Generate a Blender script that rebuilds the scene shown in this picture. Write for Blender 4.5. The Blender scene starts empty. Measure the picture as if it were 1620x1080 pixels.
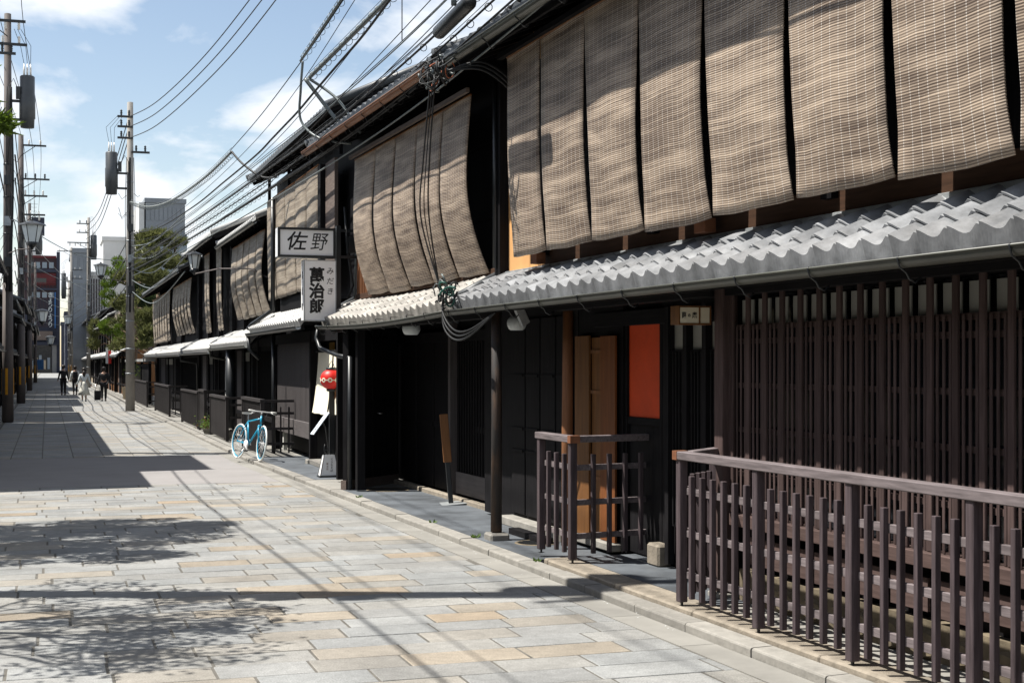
import bpy, bmesh, math, random
from mathutils import Vector, Matrix, noise
R = math.radians
rnd = random.Random(7)
sc = bpy.context.scene
COL = sc.collection

# ------------------------------------------------------------------ camera, sky, sun, exposure
cam_d = bpy.data.cameras.new("camera"); cam = bpy.data.objects.new("camera", cam_d); COL.objects.link(cam)
cam.location = (0, 0, 1.9); cam.rotation_euler = (R(90), 0, R(-18.09))
cam_d.sensor_width = 36; cam_d.lens = 50; cam_d.shift_y = 35 / 1620
cam_d.clip_start = .05; cam_d.clip_end = 3000
sc.camera = cam

SUN = Vector((.461, -.150, -.875)).normalized()          # direction the light travels
sd = bpy.data.lights.new("sun", 'SUN'); sd.energy = 5.0; sd.angle = R(.53); sd.color = (1, .955, .88)
so = bpy.data.objects.new("sun", sd); COL.objects.link(so)
so.rotation_euler = SUN.to_track_quat('-Z', 'Y').to_euler()
world = bpy.data.worlds.new("World"); sc.world = world; world.use_nodes = True
nt = world.node_tree; nt.nodes.clear()
def wn(t, **k):
    n = nt.nodes.new(t)
    for a, b in k.items(): setattr(n, a, b)
    return n
sky = wn('ShaderNodeTexSky'); sky.sky_type = 'NISHITA'; sky.sun_disc = False
sky.sun_elevation = R(61); sky.sun_rotation = math.atan2(-SUN.x, -SUN.y)
sky.air_density = 1.0; sky.dust_density = .35; sky.ozone_density = 1.6
tc = wn('ShaderNodeTexCoord'); sep = wn('ShaderNodeSeparateXYZ'); nt.links.new(tc.outputs['Generated'], sep.inputs[0])
addz = wn('ShaderNodeMath', operation='ADD'); addz.inputs[1].default_value = .38; nt.links.new(sep.outputs[2], addz.inputs[0])
mx = wn('ShaderNodeMath', operation='MAXIMUM'); mx.inputs[1].default_value = .03; nt.links.new(addz.outputs[0], mx.inputs[0])
dv = wn('ShaderNodeVectorMath', operation='DIVIDE'); nt.links.new(tc.outputs['Generated'], dv.inputs[0])
cmb = wn('ShaderNodeCombineXYZ')
for i in range(3): nt.links.new(mx.outputs[0], cmb.inputs[i])
nt.links.new(cmb.outputs[0], dv.inputs[1])
mp = wn('ShaderNodeMapping'); mp.inputs['Location'].default_value = (0.9, 1.7, 0); nt.links.new(dv.outputs[0], mp.inputs[0])
cn = wn('ShaderNodeTexNoise'); cn.inputs['Scale'].default_value = 3.4; cn.inputs['Detail'].default_value = 9; cn.inputs['Roughness'].default_value = .54
cn.inputs['Distortion'].default_value = .25; nt.links.new(mp.outputs[0], cn.inputs['Vector'])
cr = wn('ShaderNodeValToRGB'); cr.color_ramp.elements[0].position = .455; cr.color_ramp.elements[1].position = .56
nt.links.new(cn.outputs[0], cr.inputs[0])
mixc = wn('ShaderNodeMixRGB'); mixc.inputs[2].default_value = (8.6, 8.9, 9.3, 1)
cf = wn('ShaderNodeMath', operation='MULTIPLY'); cf.inputs[1].default_value = .9; nt.links.new(cr.outputs[0], cf.inputs[0])
skm = wn('ShaderNodeMixRGB'); skm.blend_type = 'MULTIPLY'; skm.inputs[0].default_value = 1; skm.inputs[2].default_value = (1.5, 1.33, 1.2, 1)
nt.links.new(sky.outputs[0], skm.inputs[1])
nt.links.new(cf.outputs[0], mixc.inputs[0]); nt.links.new(skm.outputs[0], mixc.inputs[1])
bg = wn('ShaderNodeBackground'); bg.inputs[1].default_value = .065
nt.links.new(mixc.outputs[0], bg.inputs[0])
wo = wn('ShaderNodeOutputWorld'); nt.links.new(bg.outputs[0], wo.inputs[0])
sc.view_settings.view_transform = 'Standard'; sc.view_settings.look = 'None'
sc.view_settings.exposure = 0.92; sc.view_settings.gamma = 1
sc.view_settings.use_curve_mapping = False
sc.cycles.max_bounces = 6; sc.cycles.diffuse_bounces = 3; sc.cycles.glossy_bounces = 2
sc.cycles.use_adaptive_sampling = True
try: sc.cycles.use_denoising = True
except Exception: pass

# ------------------------------------------------------------------ materials
MATS = {}
def M(name, col=(.5, .5, .5), rough=.7, var=.2, scale=6, bump=0., metal=0., stretch=(1, 1, 1), rand=.0, spec=.4, col2=None, detail=5, coord='Object', lo=.3, hi=.7):
    m = bpy.data.materials.new(name); m.use_nodes = True; t = m.node_tree; b = t.nodes['Principled BSDF']
    N = t.nodes.new; L = t.links.new
    b.inputs['Roughness'].default_value = rough; b.inputs['Metallic'].default_value = metal; b.inputs['Specular IOR Level'].default_value = spec
    tcn = N('ShaderNodeTexCoord'); mpn = N('ShaderNodeMapping'); mpn.inputs['Scale'].default_value = stretch
    L(tcn.outputs[coord], mpn.inputs[0])
    no = N('ShaderNodeTexNoise'); no.inputs['Scale'].default_value = scale; no.inputs['Detail'].default_value = detail; no.inputs['Roughness'].default_value = .62
    oi = N('ShaderNodeObjectInfo'); ad = N('ShaderNodeVectorMath'); ad.operation = 'ADD'
    mu = N('ShaderNodeMath'); mu.operation = 'MULTIPLY'; mu.inputs[1].default_value = 37.; L(oi.outputs['Random'], mu.inputs[0])
    L(mpn.outputs[0], ad.inputs[0]); L(mu.outputs[0], ad.inputs[1]); L(ad.outputs[0], no.inputs['Vector'])
    rp = N('ShaderNodeValToRGB'); e = rp.color_ramp.elements; e[0].position = lo; e[1].position = hi
    c2 = col2 or tuple(min(1, c * (1 + var)) for c in col)
    c1 = tuple(c * (1 - var) for c in col) if not col2 else col
    e[0].color = (*c1, 1); e[1].color = (*c2, 1); L(no.outputs[0], rp.inputs[0]); out = rp.outputs[0]
    if rand:
        hs = N('ShaderNodeHueSaturation'); mr = N('ShaderNodeMapRange'); mr.inputs[3].default_value = 1 - rand; mr.inputs[4].default_value = 1 + rand
        L(oi.outputs['Random'], mr.inputs[0]); L(mr.outputs[0], hs.inputs['Value']); L(out, hs.inputs['Color']); out = hs.outputs[0]
    L(out, b.inputs['Base Color'])
    if bump:
        bp = N('ShaderNodeBump'); bp.inputs['Strength'].default_value = bump; bp.inputs['Distance'].default_value = .006 if stretch == (1, 1, 1) else .0012
        n2 = N('ShaderNodeTexNoise'); n2.inputs['Scale'].default_value = scale * 4; n2.inputs['Detail'].default_value = 4; L(ad.outputs[0], n2.inputs['Vector'])
        L(n2.outputs[0], bp.inputs['Height']); L(bp.outputs[0], b.inputs['Normal'])
    MATS[name] = m; return m
WG = (7, 7, .5)      # grain running up
M('wood_black', (.011, .0105, .0115), .62, .35, 6, .25, stretch=WG, rand=.18, spec=.07)
M('wood_black_h', (.011, .0105, .0115), .62, .35, 6, .25, stretch=(7, .5, 7), rand=.15, spec=.07)
M('wood_lattice', (.074, .052, .049), .65, .3, 6, .3, stretch=WG, rand=.2, spec=.06)
M('wood_lattice_h', (.085, .059, .054), .65, .3, 6, .3, stretch=(7, .5, 7), rand=.1, spec=.06)
M('wood_sill', (.055, .028, .016), .7, .3, 5, .2, stretch=(7, .5, 7), spec=.2)  # brown darkened: shade under the blinds is put into the colour
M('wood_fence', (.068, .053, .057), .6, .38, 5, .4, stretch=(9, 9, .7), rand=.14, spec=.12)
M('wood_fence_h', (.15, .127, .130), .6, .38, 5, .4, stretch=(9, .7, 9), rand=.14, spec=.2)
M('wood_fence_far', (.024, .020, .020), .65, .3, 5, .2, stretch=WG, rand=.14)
M('wood_worn', (.13, .10, .085), .7, .35, 6, .3, stretch=(9, .7, 9))
M('wood_cap', (.19, .075, .035), .6, .3, 8, .2)
M('wood_brown', (.20, .085, .028), .6, .35, 5, .25, stretch=WG)
M('wood_board', (.15, .062, .015), .6, .3, 4, .2, stretch=WG, rand=.12)
M('wood_board_red', (.16, .052, .012), .6, .3, 4, .2, stretch=WG, rand=.1)
M('wood_orange', (.20, .085, .035), .65, .25, 4, .2, stretch=(6, 6, .6), rand=.1)
M('wood_grey', (.075, .066, .066), .6, .25, 5, .3, stretch=WG, rand=.12)
M('wood_grey_h', (.09, .08, .08), .6, .25, 5, .3, stretch=(7, .5, 7))
M('plaster_yellow', (.58, .31, .12), .85, .12, 3, .15)
M('plaster_white', (.5, .5, .47), .85, .12, 3, .1)
M('plaster_beige', (.36, .30, .22), .85, .15, 3, .1)
M('plaster_grey', (.20, .20, .20), .85, .15, 3, .1)
M('panel_red', (.62, .065, .012), .6, .15, 2, .05)
M('paper', (.30, .30, .275), .6, .06, 3)
M('glass_dark', (.012, .014, .017), .12, .1, 2, spec=.6)
M('tile', (.225, .232, .242), .27, .3, 7, .25, rand=.26, spec=.7)
M('tile_warm', (.29, .275, .25), .42, .3, 7, .25, rand=.24, spec=.55)
M('tile_light', (.36, .36, .35), .42, .18, 7, .1, spec=.6)
M('tile_dark', (.05, .055, .06), .45, .3, 6, .15, spec=.5)
M('gutter', (.06, .062, .05), .42, .35, 5, .1, stretch=(3, .5, 3), spec=.5)
M('gutter_copper', (.20, .085, .04), .5, .4, 4, .1, stretch=(3, .5, 3), spec=.5)
M('metal_black', (.014, .016, .018), .4, .2, 8, spec=.5)
M('metal_grey', (.30, .32, .33), .45, .2, 8, metal=.3)
M('steel', (.5, .5, .5), .35, .1, 10, metal=.8)
M('cable', (.014, .015, .016), .6, .2, 5)
M('cable_green', (.02, .09, .07), .5, .2, 5)
M('wire_grey', (.13, .15, .15), .4, .2, 5)
M('rust', (.25, .07, .03), .8, .3, 12)
M('ceramic', (.62, .60, .56), .25, .1, 6)
M('concrete_pole', (.27, .255, .235), .8, .25, 3, .2, stretch=(1, 1, .3))
M('pole_dark', (.10, .085, .08), .75, .3, 3, .2, stretch=(1, 1, .3))
M('transformer', (.05, .055, .06), .4, .15, 4)
M('yellow', (.65, .30, .02), .5, .1, 6)
M('stone', (.22, .21, .19), .85, .2, 7, .7, rand=.12, col2=None)
M('stone_warm', (.225, .195, .155), .85, .25, 9, .8, rand=.1)
M('stone_moss', (.13, .105, .07), .9, .45, 5, .8)
M('slate', (.085, .095, .107), .6, .35, 1.6, .25, rand=.1, lo=.35, hi=.65)
M('concrete', (.215, .208, .19), .85, .2, 1.3, .35)
M('asphalt_pale', (.225, .215, .212), .85, .08, 1.2, .25)
M('ground_far', (.22, .22, .21), .9, .15, .3)
M('joint', (.10, .094, .082), .95, .25, 6, .3)
M('cloth', (.74, .69, .55), .85, .08, 3, .1)
M('lantern_red', (.60, .018, .012), .45, .08, 3)
M('sign_white', (.86, .86, .86), .4, .03, 2)
M('paper_sign', (.72, .66, .50), .6, .05, 2)
M('ink', (.008, .008, .009), .5, .1, 4)
M('lamp_glass', (.62, .66, .66), .3, .08, 3)
M('bike_blue', (.004, .29, .48), .3, .06, 3, spec=.6)
M('white_paint', (.72, .72, .72), .4, .05, 4)
M('rubber_white', (.70, .70, .67), .6, .05, 5)
M('skin', (.45, .27, .19), .6, .1, 5)
M('hair', (.02, .014, .011), .5, .2, 12)
M('cloth_black', (.012, .012, .014), .8, .3, 8)
M('cloth_white', (.62, .66, .66), .8, .08, 6)
M('cloth_cream', (.55, .54, .48), .8, .08, 6)
M('log_worn', (.02, .017, .016), .7, .3, 3, .5, stretch=(2, 2, .7), col2=(.085, .045, .025), lo=.45, hi=.75)
M('bark', (.10, .065, .04), .9, .4, 6, .6, stretch=(3, 3, .6))
M('red_wall', (.085, .01, .013), .7, .15, 1)
M('mauve_wall', (.045, .026, .032), .7, .15, 1)
M('navy_wall', (.02, .024, .042), .7, .2, 1)
M('office_grey', (.20, .218, .24), .7, .08, .6)
M('office_white', (.55, .55, .54), .7, .08, .4)
M('office_glass', (.19, .23, .27), .3, .15, .4)
M('flyer', (.66, .72, .80), .4, .05, 8)
M('gold', (.55, .33, .08), .5, .1, 4)
M('blue_sign', (.02, .10, .26), .5, .1, 4)

def leafmat(name, a, b):
    m = M(name, a, .6, .3, 1.4, col2=b, rand=0); n = m.node_tree
    bs = n.nodes['Principled BSDF']; tr = n.nodes.new('ShaderNodeBsdfTranslucent'); tr.inputs[0].default_value = (*[min(1, x * 1.3) for x in b], 1)
    mxx = n.nodes.new('ShaderNodeMixShader'); mxx.inputs[0].default_value = .3
    o = n.nodes['Material Output']; n.links.new(bs.outputs[0], mxx.inputs[1]); n.links.new(tr.outputs[0], mxx.inputs[2]); n.links.new(mxx.outputs[0], o.inputs[0])
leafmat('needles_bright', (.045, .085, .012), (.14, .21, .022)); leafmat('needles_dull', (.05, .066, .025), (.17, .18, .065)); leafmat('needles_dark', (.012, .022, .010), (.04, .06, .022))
leafmat('leaf', (.04, .08, .015), (.10, .16, .03))

def blind_mat(name, dark, light, thread):
    m = bpy.data.materials.new(name); m.use_nodes = True; t = m.node_tree; b = t.nodes['Principled BSDF']; N = t.nodes.new; L = t.links.new
    b.inputs['Roughness'].default_value = .55; b.inputs['Specular IOR Level'].default_value = .35
    u = N('ShaderNodeUVMap'); s = N('ShaderNodeSeparateXYZ'); L(u.outputs[0], s.inputs[0])
    oi = N('ShaderNodeObjectInfo')
    def math_(op, a, bb=None):
        n = N('ShaderNodeMath'); n.operation = op
        for i, q in enumerate((a, bb)):
            if q is None: continue
            if isinstance(q, (int, float)): n.inputs[i].default_value = q
            else: L(q, n.inputs[i])
        return n.outputs[0]
    # wobble of the reeds
    nz = N('ShaderNodeTexNoise'); nz.inputs['Scale'].default_value = 2.2; L(u.outputs[0], nz.inputs['Vector'])
    v = math_('ADD', s.outputs[1], math_('MULTIPLY', nz.outputs[0], .022))
    reed = math_('SINE', math_('MULTIPLY', v, 2 * math.pi / .0165))
    # per-reed colour
    mpn = N('ShaderNodeMapping'); mpn.inputs['Scale'].default_value = (.55, 75, 1); cb = N('ShaderNodeCombineXYZ')
    L(s.outputs[0], cb.inputs[0]); L(v, cb.inputs[1]); L(math_('MULTIPLY', oi.outputs['Random'], 9), cb.inputs[2]); L(cb.outputs[0], mpn.inputs[0])
    n1 = N('ShaderNodeTexNoise'); n1.inputs['Scale'].default_value = 1; n1.inputs['Detail'].default_value = 3; L(mpn.outputs[0], n1.inputs['Vector'])
    mp2 = N('ShaderNodeMapping'); mp2.inputs['Scale'].default_value = (1.6, 9, 1); L(cb.outputs[0], mp2.inputs[0])
    n2 = N('ShaderNodeTexNoise'); n2.inputs['Scale'].default_value = 1; n2.inputs['Detail'].default_value = 4; L(mp2.outputs[0], n2.inputs['Vector'])
    f = math_('ADD', math_('MULTIPLY', n1.outputs[0], .8), math_('MULTIPLY', n2.outputs[0], .85))
    f = math_('ADD', math_('SUBTRACT', f, math_('ADD', math_('MULTIPLY', oi.outputs['Random'],   .09), .33)), math_('MULTIPLY', reed, .17))
    rp = N('ShaderNodeValToRGB'); e = rp.color_ramp.elements; e[0].position = .25; e[0].color = (*dark, 1); e[1].position = .78; e[1].color = (*light, 1)
    L(f, rp.inputs[0])
    # threads
    th = math_('ABSOLUTE', math_('SINE', math_('MULTIPLY', math_('ADD', s.outputs[0], math_('MULTIPLY', nz.outputs[0], .02)), math.pi / .1)))
    tm = math_('MULTIPLY', math_('LESS_THAN', th, .13), math_('GREATER_THAN', reed, -.4))
    mxx = N('ShaderNodeMixRGB'); L(math_('MULTIPLY', tm, .6), mxx.inputs[0]); L(rp.outputs[0], mxx.inputs[1]); mxx.inputs[2].default_value = (*thread, 1)
    L(mxx.outputs[0], b.inputs['Base Color'])
    bp = N('ShaderNodeBump'); bp.inputs['Strength'].default_value = .3; bp.inputs['Distance'].default_value = .003
    L(reed, bp.inputs['Height']); L(bp.outputs[0], b.inputs['Normal'])
    MATS[name] = m
blind_mat('sudare', (.085, .060, .045), (.47, .375, .285), (.62, .58, .53))
blind_mat('sudare_grey', (.13, .10, .075), (.43, .37, .29), (.5, .46, .40))

def granite():
    m = bpy.data.materials.new('granite'); m.use_nodes = True; t = m.node_tree; b = t.nodes['Principled BSDF']; N = t.nodes.new; L = t.links.new
    b.inputs['Roughness'].default_value = .8; b.inputs['Specular IOR Level'].default_value = .3
    at = N('ShaderNodeAttribute'); at.attribute_name = 'stone'; at.attribute_type = 'GEOMETRY'
    ge = N('ShaderNodeNewGeometry')
    sp = N('ShaderNodeSeparateColor'); L(at.outputs['Color'], sp.inputs[0])
    rp = N('ShaderNodeValToRGB'); el = rp.color_ramp.elements
    el[0].position = 0; el[0].color = (.215, .222, .222, 1); el[1].position = 1; el[1].color = (.262, .208, .15, 1)
    for p, c in ((.35, (.24, .241, .235)), (.62, (.23, .226, .212)), (.80, (.248, .232, .205)), (.90, (.258, .228, .186))):
        q = el.new(p); q.color = (*c, 1)
    L(sp.outputs[0], rp.inputs[0])
    n1 = N('ShaderNodeTexNoise'); n1.inputs['Scale'].default_value = 90; n1.inputs['Detail'].default_value = 3; L(ge.outputs['Position'], n1.inputs['Vector'])
    n2 = N('ShaderNodeTexNoise'); n2.inputs['Scale'].default_value = 1.7; n2.inputs['Detail'].default_value = 6; L(ge.outputs['Position'], n2.inputs['Vector'])
    n3 = N('ShaderNodeTexNoise'); n3.inputs['Scale'].default_value = 14; n3.inputs['Detail'].default_value = 5; L(ge.outputs['Position'], n3.inputs['Vector'])
    def rng(src, a, c):
        r = N('ShaderNodeMapRange'); r.inputs[1].default_value = .3; r.inputs[2].default_value = .7; r.inputs[3].default_value = a; r.inputs[4].default_value = c
        L(src, r.inputs[0]); return r.outputs[0]
    def mul(a, c):
        q = N('ShaderNodeMath'); q.operation = 'MULTIPLY'; L(a, q.inputs[0])
        if isinstance(c, float): q.inputs[1].default_value = c
        else: L(c, q.inputs[1])
        return q.outputs[0]
    br = N('ShaderNodeMapRange'); br.inputs[3].default_value = .9; br.inputs[4].default_value = 1.09; L(sp.outputs[1], br.inputs[0])
    f = mul(mul(mul(rng(n1.outputs[0], .72, 1.24), rng(n2.outputs[0], .78, 1.12)), rng(n3.outputs[0], .9, 1.1)), br.outputs[0])
    hs = N('ShaderNodeHueSaturation'); L(rp.outputs[0], hs.inputs['Color']); L(f, hs.inputs['Value']); L(hs.outputs[0], b.inputs['Base Color'])
    bp = N('ShaderNodeBump'); bp.inputs['Strength'].default_value = .5; bp.inputs['Distance'].default_value = .004; L(n1.outputs[0], bp.inputs['Height']); L(bp.outputs[0], b.inputs['Normal'])
    MATS['granite'] = m
granite()

# ------------------------------------------------------------------ frames and builders
A = R(1.9)
def NEAR(t, s, z=0): return Vector((4.6 + t * math.cos(A) - s * math.sin(A), s * math.cos(A) + t * math.sin(A), z))
def LEFT(t, s, z=0): return Vector((-1.6 - t, -s, z))
ORG = {}
def frame_loc(fr, p):
    if fr == 'N': return NEAR(*p), A
    if fr == 'L': return LEFT(*p), math.pi
    return Vector(p), 0.
def props(o, label=None, cat=None, group=None, kind=None):
    if label: o['label'] = label
    if cat: o['category'] = cat
    if group: o['group'] = group
    if kind: o['kind'] = kind
    return o
def thing(name, label, cat, org, fr='W', group=None, rz=0):
    o = bpy.data.objects.new(name, None); COL.objects.link(o); o.empty_display_size = .2
    loc, a = frame_loc(fr, org); o.location = loc; o.rotation_euler = (0, 0, a + rz)
    ORG[o.name] = Vector(org) if not rz else Vector((0, 0, 0))     # turned things are built in their own coordinates
    return props(o, label, cat, group)
def own(name, label, cat, org, fr='W', group=None, rot=(0, 0, 0)):
    o = thing(name, label, cat, org, fr, group); o.rotation_euler = (rot[0], rot[1], o.rotation_euler[2] + rot[2]); ORG[o.name] = Vector((0, 0, 0)); return o
class MB:
    def __init__(self): self.v = []; self.f = []; self.sm = []; self.uv = None; self.col = None
    def add(self, vs, fs, smooth=False):
        n = len(self.v); self.v += [Vector(q) for q in vs]
        for q in fs: self.f.append([i + n for i in q]); self.sm.append(smooth)
        return self
    def box(self, x0, x1, y0, y1, z0, z1, ch=0):
        if x0 > x1: x0, x1 = x1, x0
        if y0 > y1: y0, y1 = y1, y0
        if z0 > z1: z0, z1 = z1, z0
        if not ch:
            return self.add([(x, y, z) for x in (x0, x1) for y in (y0, y1) for z in (z0, z1)],
                            [(0, 1, 3, 2), (4, 6, 7, 5), (0, 4, 5, 1), (2, 3, 7, 6), (0, 2, 6, 4), (1, 5, 7, 3)])
        c = ch; X = (x0, x1); Y = (y0, y1); Z = (z0, z1); vs = []; ix = {}
        for i in (0, 1):
            for j in (0, 1):
                for k in (0, 1):
                    sx, sy, sz = (1 - 2 * i) * c, (1 - 2 * j) * c, (1 - 2 * k) * c
                    for ax, q in ((0, (X[i], Y[j] + sy, Z[k] + sz)), (1, (X[i] + sx, Y[j], Z[k] + sz)), (2, (X[i] + sx, Y[j] + sy, Z[k]))):
                        ix[i, j, k, ax] = len(vs); vs.append(q)
        fs = []
        for i in (0, 1):
            a = [ix[i, 0, 0, 0], ix[i, 0, 1, 0], ix[i, 1, 1, 0], ix[i, 1, 0, 0]]; fs.append(a if i == 0 else a[::-1])
            a = [ix[0, i, 0, 1], ix[1, i, 0, 1], ix[1, i, 1, 1], ix[0, i, 1, 1]]; fs.append(a if i == 0 else a[::-1])
            a = [ix[0, 0, i, 2], ix[0, 1, i, 2], ix[1, 1, i, 2], ix[1, 0, i, 2]]; fs.append(a if i == 0 else a[::-1])
        for j in (0, 1):
            for k in (0, 1):
                fs.append([ix[0, j, k, 1], ix[1, j, k, 1], ix[1, j, k, 2], ix[0, j, k, 2]])
                fs.append([ix[j, 0, k, 0], ix[j, 1, k, 0], ix[j, 1, k, 2], ix[j, 0, k, 2]])
                fs.append([ix[j, k, 0, 0], ix[j, k, 1, 0], ix[j, k, 1, 1], ix[j, k, 0, 1]])
                for i in (0, 1): pass
        for i in (0, 1):
            for j in (0, 1):
                for k in (0, 1): fs.append([ix[i, j, k, 0], ix[i, j, k, 1], ix[i, j, k, 2]])
        return self.add(vs, fs)
    def prism(self, pts, z0, z1):           # polygon in xy pulled up
        n = len(pts); vs = [(x, y, z0) for x, y in pts] + [(x, y, z1) for x, y in pts]
        return self.add(vs, [list(range(n))[::-1], list(range(n, 2 * n))] + [(i, (i + 1) % n, n + (i + 1) % n, n + i) for i in range(n)])
    def profile(self, pts, y0, y1):         # polygon in xz pulled along y
        n = len(pts); vs = [(x, y0, z) for x, z in pts] + [(x, y1, z) for x, z in pts]
        return self.add(vs, [list(range(n))[::-1], list(range(n, 2 * n))] + [(i, (i + 1) % n, n + (i + 1) % n, n + i) for i in range(n)])
    def profx(self, pts, x0, x1):           # polygon in yz pulled along x
        n = len(pts); vs = [(x0, y, z) for y, z in pts] + [(x1, y, z) for y, z in pts]
        return self.add(vs, [list(range(n)), list(range(n, 2 * n))[::-1]] + [(i, n + i, n + (i + 1) % n, (i + 1) % n) for i in range(n)])
    def tube(self, pts, r, n=6, closed=False, smooth=True):
        pts = [Vector(p) for p in pts]; m = len(pts); rr = r if isinstance(r, (list, tuple)) else [r] * m
        vs = []; up = None
        for i, p in enumerate(pts):
            if closed: d = pts[(i + 1) % m] - pts[i - 1]
            else: d = pts[min(i + 1, m - 1)] - pts[max(i - 1, 0)]
            d = d.normalized() if d.length > 1e-9 else Vector((0, 0, 1))
            if up is None: up = Vector((0, 0, 1)) if abs(d.z) < .9 else Vector((1, 0, 0))
            a = d.cross(up)
            if a.length < 1e-6: a = d.cross(Vector((1, .3, 0)))
            a.normalize(); b = a.cross(d).normalized(); up = b
            for k in range(n):
                th = 2 * math.pi * k / n; vs.append(p + a * (rr[i] * math.cos(th)) + b * (rr[i] * math.sin(th)))
        fs = []; q = m if closed else m - 1
        for i in range(q):
            j = (i + 1) % m
            for k in range(n): fs.append((i * n + k, i * n + (k + 1) % n, j * n + (k + 1) % n, j * n + k))
        if not closed: fs += [list(range(n))[::-1], [(m - 1) * n + k for k in range(n)]]
        return self.add(vs, fs, smooth)
    def lathe(self, prof, c=(0, 0, 0), n=12, smooth=True, axis='z'):
        c = Vector(c); vs = []
        for r, z in prof:
            for k in range(n):
                th = 2 * math.pi * k / n; q = (r * math.cos(th), r * math.sin(th), z)
                if axis == 'y': q = (q[0], q[2], q[1])
                if axis == 'x': q = (q[2], q[0], q[1])
                vs.append(c + Vector(q))
        fs = []
        for i in range(len(prof) - 1):
            for k in range(n): fs.append((i * n + k, i * n + (k + 1) % n, (i + 1) * n + (k + 1) % n, (i + 1) * n + k))
        fs += [list(range(n))[::-1], [(len(prof) - 1) * n + k for k in range(n)]]
        return self.add(vs, fs, smooth)
    def mesh(self, name, mat, off=Vector((0, 0, 0))):
        me = bpy.data.meshes.new(name); me.from_pydata([tuple(v - off) for v in self.v], [], self.f)
        me.polygons.foreach_set('use_smooth', self.sm)
        me.materials.append(MATS[mat]); me.update(); return me
    def build(self, name, mat, parent=None, org=None, fr='W', label=None, cat=None, group=None, kind=None):
        if parent is not None: off = ORG[parent.name]
        elif org is not None: off = Vector(org)
        else: off = Vector((0, 0, 0))
        me = self.mesh(name, mat, off); o = bpy.data.objects.new(name, me); COL.objects.link(o)
        if parent is not None: o.parent = parent; ORG[o.name] = off
        else:
            loc, a = frame_loc(fr, org or (0, 0, 0)); o.location = loc; o.rotation_euler = (0, 0, a); ORG[o.name] = off
        if any(self.sm) and len(self.sm) < 40000:
            pass
        return props(o, label, cat, group, kind)
def inst(name, me, parent, loc, rot=(0, 0, 0), scale=(1, 1, 1), label=None):
    o = bpy.data.objects.new(name, me); COL.objects.link(o); o.parent = parent
    o.location = Vector(loc) - ORG[parent.name]; o.rotation_euler = rot; o.scale = scale; ORG[o.name] = Vector((0, 0, 0))
    if label: o['label'] = label
    return o
def bar(sx, sy, sz, mat, ch=.004):          # box mesh standing on its base centre, softened edges
    return MB().box(-sx / 2, sx / 2, -sy / 2, sy / 2, 0, sz, ch).mesh('bar', mat)

# ------------------------------------------------------------------ ground
def kerbX(y):           # street edge of the right-hand kerb
    return 4.6 - .0332 * y if y < 28 else 3.67 - .0015 * (y - 28)
MB().box(-400, 400, -60, 900, -.3, -.02).build('ground', 'ground_far', kind='structure')
street = MB().prism([(-1.35, -10), (4.95, -10), (kerbX(28) + .02, 28), (kerbX(400) + .02, 400), (-1.35, 400)], -.2, -.004).build('street', 'joint', kind='structure')
def clip(poly, f):      # keep f(p) >= 0
    out = []
    for i, p in enumerate(poly):
        q = poly[(i + 1) % len(poly)]; a, b = f(p), f(q)
        if a >= 0: out.append(p)
        if (a >= 0) != (b >= 0):
            k = a / (a - b); out.append((p[0] + (q[0] - p[0]) * k, p[1] + (q[1] - p[1]) * k))
    return out
def stone_mesh(mb, poly, z, ch=.006):
    cx = sum(p[0] for p in poly) / len(poly); cy = sum(p[1] for p in poly) / len(poly); n = len(poly)
    ins = []
    for x, y in poly:
        d = math.hypot(x - cx, y - cy) or 1; ins.append((x + (cx - x) / d * ch, y + (cy - y) / d * ch))
    tx, ty = rnd.uniform(-.004, .004), rnd.uniform(-.006, .006)
    vs = [(x, y, z - .05) for x, y in poly] + [(x, y, z - .005 + (x - cx) * tx + (y - cy) * ty) for x, y in poly] + [(x, y, z + (x - cx) * tx + (y - cy) * ty) for x, y in ins]
    fs = [list(range(2 * n, 3 * n))]
    for a in (0, n):
        fs += [(a + i, a + (i + 1) % n, a + n + (i + 1) % n, a + n + i) for i in range(n)]
    mb.add(vs, fs)
def stone_col(me, tones, per=None):
    at = me.attributes.new('stone', 'FLOAT_COLOR', 'FACE'); data = []
    if per is None: data = [tones[0], tones[1], 0, 1] * len(me.polygons)
    else:
        for (a, b), k in zip(tones, per): data += [a, b, 0, 1] * k
    at.data.foreach_set('color', data)
cells = []
y = 6.9
row = 0
while y < 22.9:
    h = .348 if y > 9 else .36
    x = -1.3 - rnd.random() * .6
    while x < 4.6:
        w = rnd.choice((.56, .6, .64, .66, .78, .9)) if y > 9 else rnd.choice((.6, .7, .8))
        g = .006
        gx = .008; g = .0035
        p = [(x + gx, y + g), (x + w - gx, y + g), (x + w - gx, y + h - g), (x + gx, y + h - g)]
        p = clip(p, lambda q: (4.6 - .0332 * q[1] - .27) - q[0]); p = clip(p, lambda q: q[0] + 1.3) if p else p
        if len(p) >= 3:
            ax = max(q[0] for q in p) - min(q[0] for q in p)
            if ax > .04:
                t = rnd.random(); tone = rnd.uniform(.0, .6) if t < .74 else (rnd.uniform(.6, .84) if t < .93 else rnd.uniform(.84, 1.))
                cells.append((p, (tone, rnd.random())))
        x += w
    y += h; row += 1
near_c = [c for c in cells if max(q[0] for q in c[0]) > -.0317 * c[0][0][1] - .35 and c[0][0][1] > 8.2]
ids = {id(c) for c in near_c[:296]}
rest = MB(); rt = []; rk = []
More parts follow.
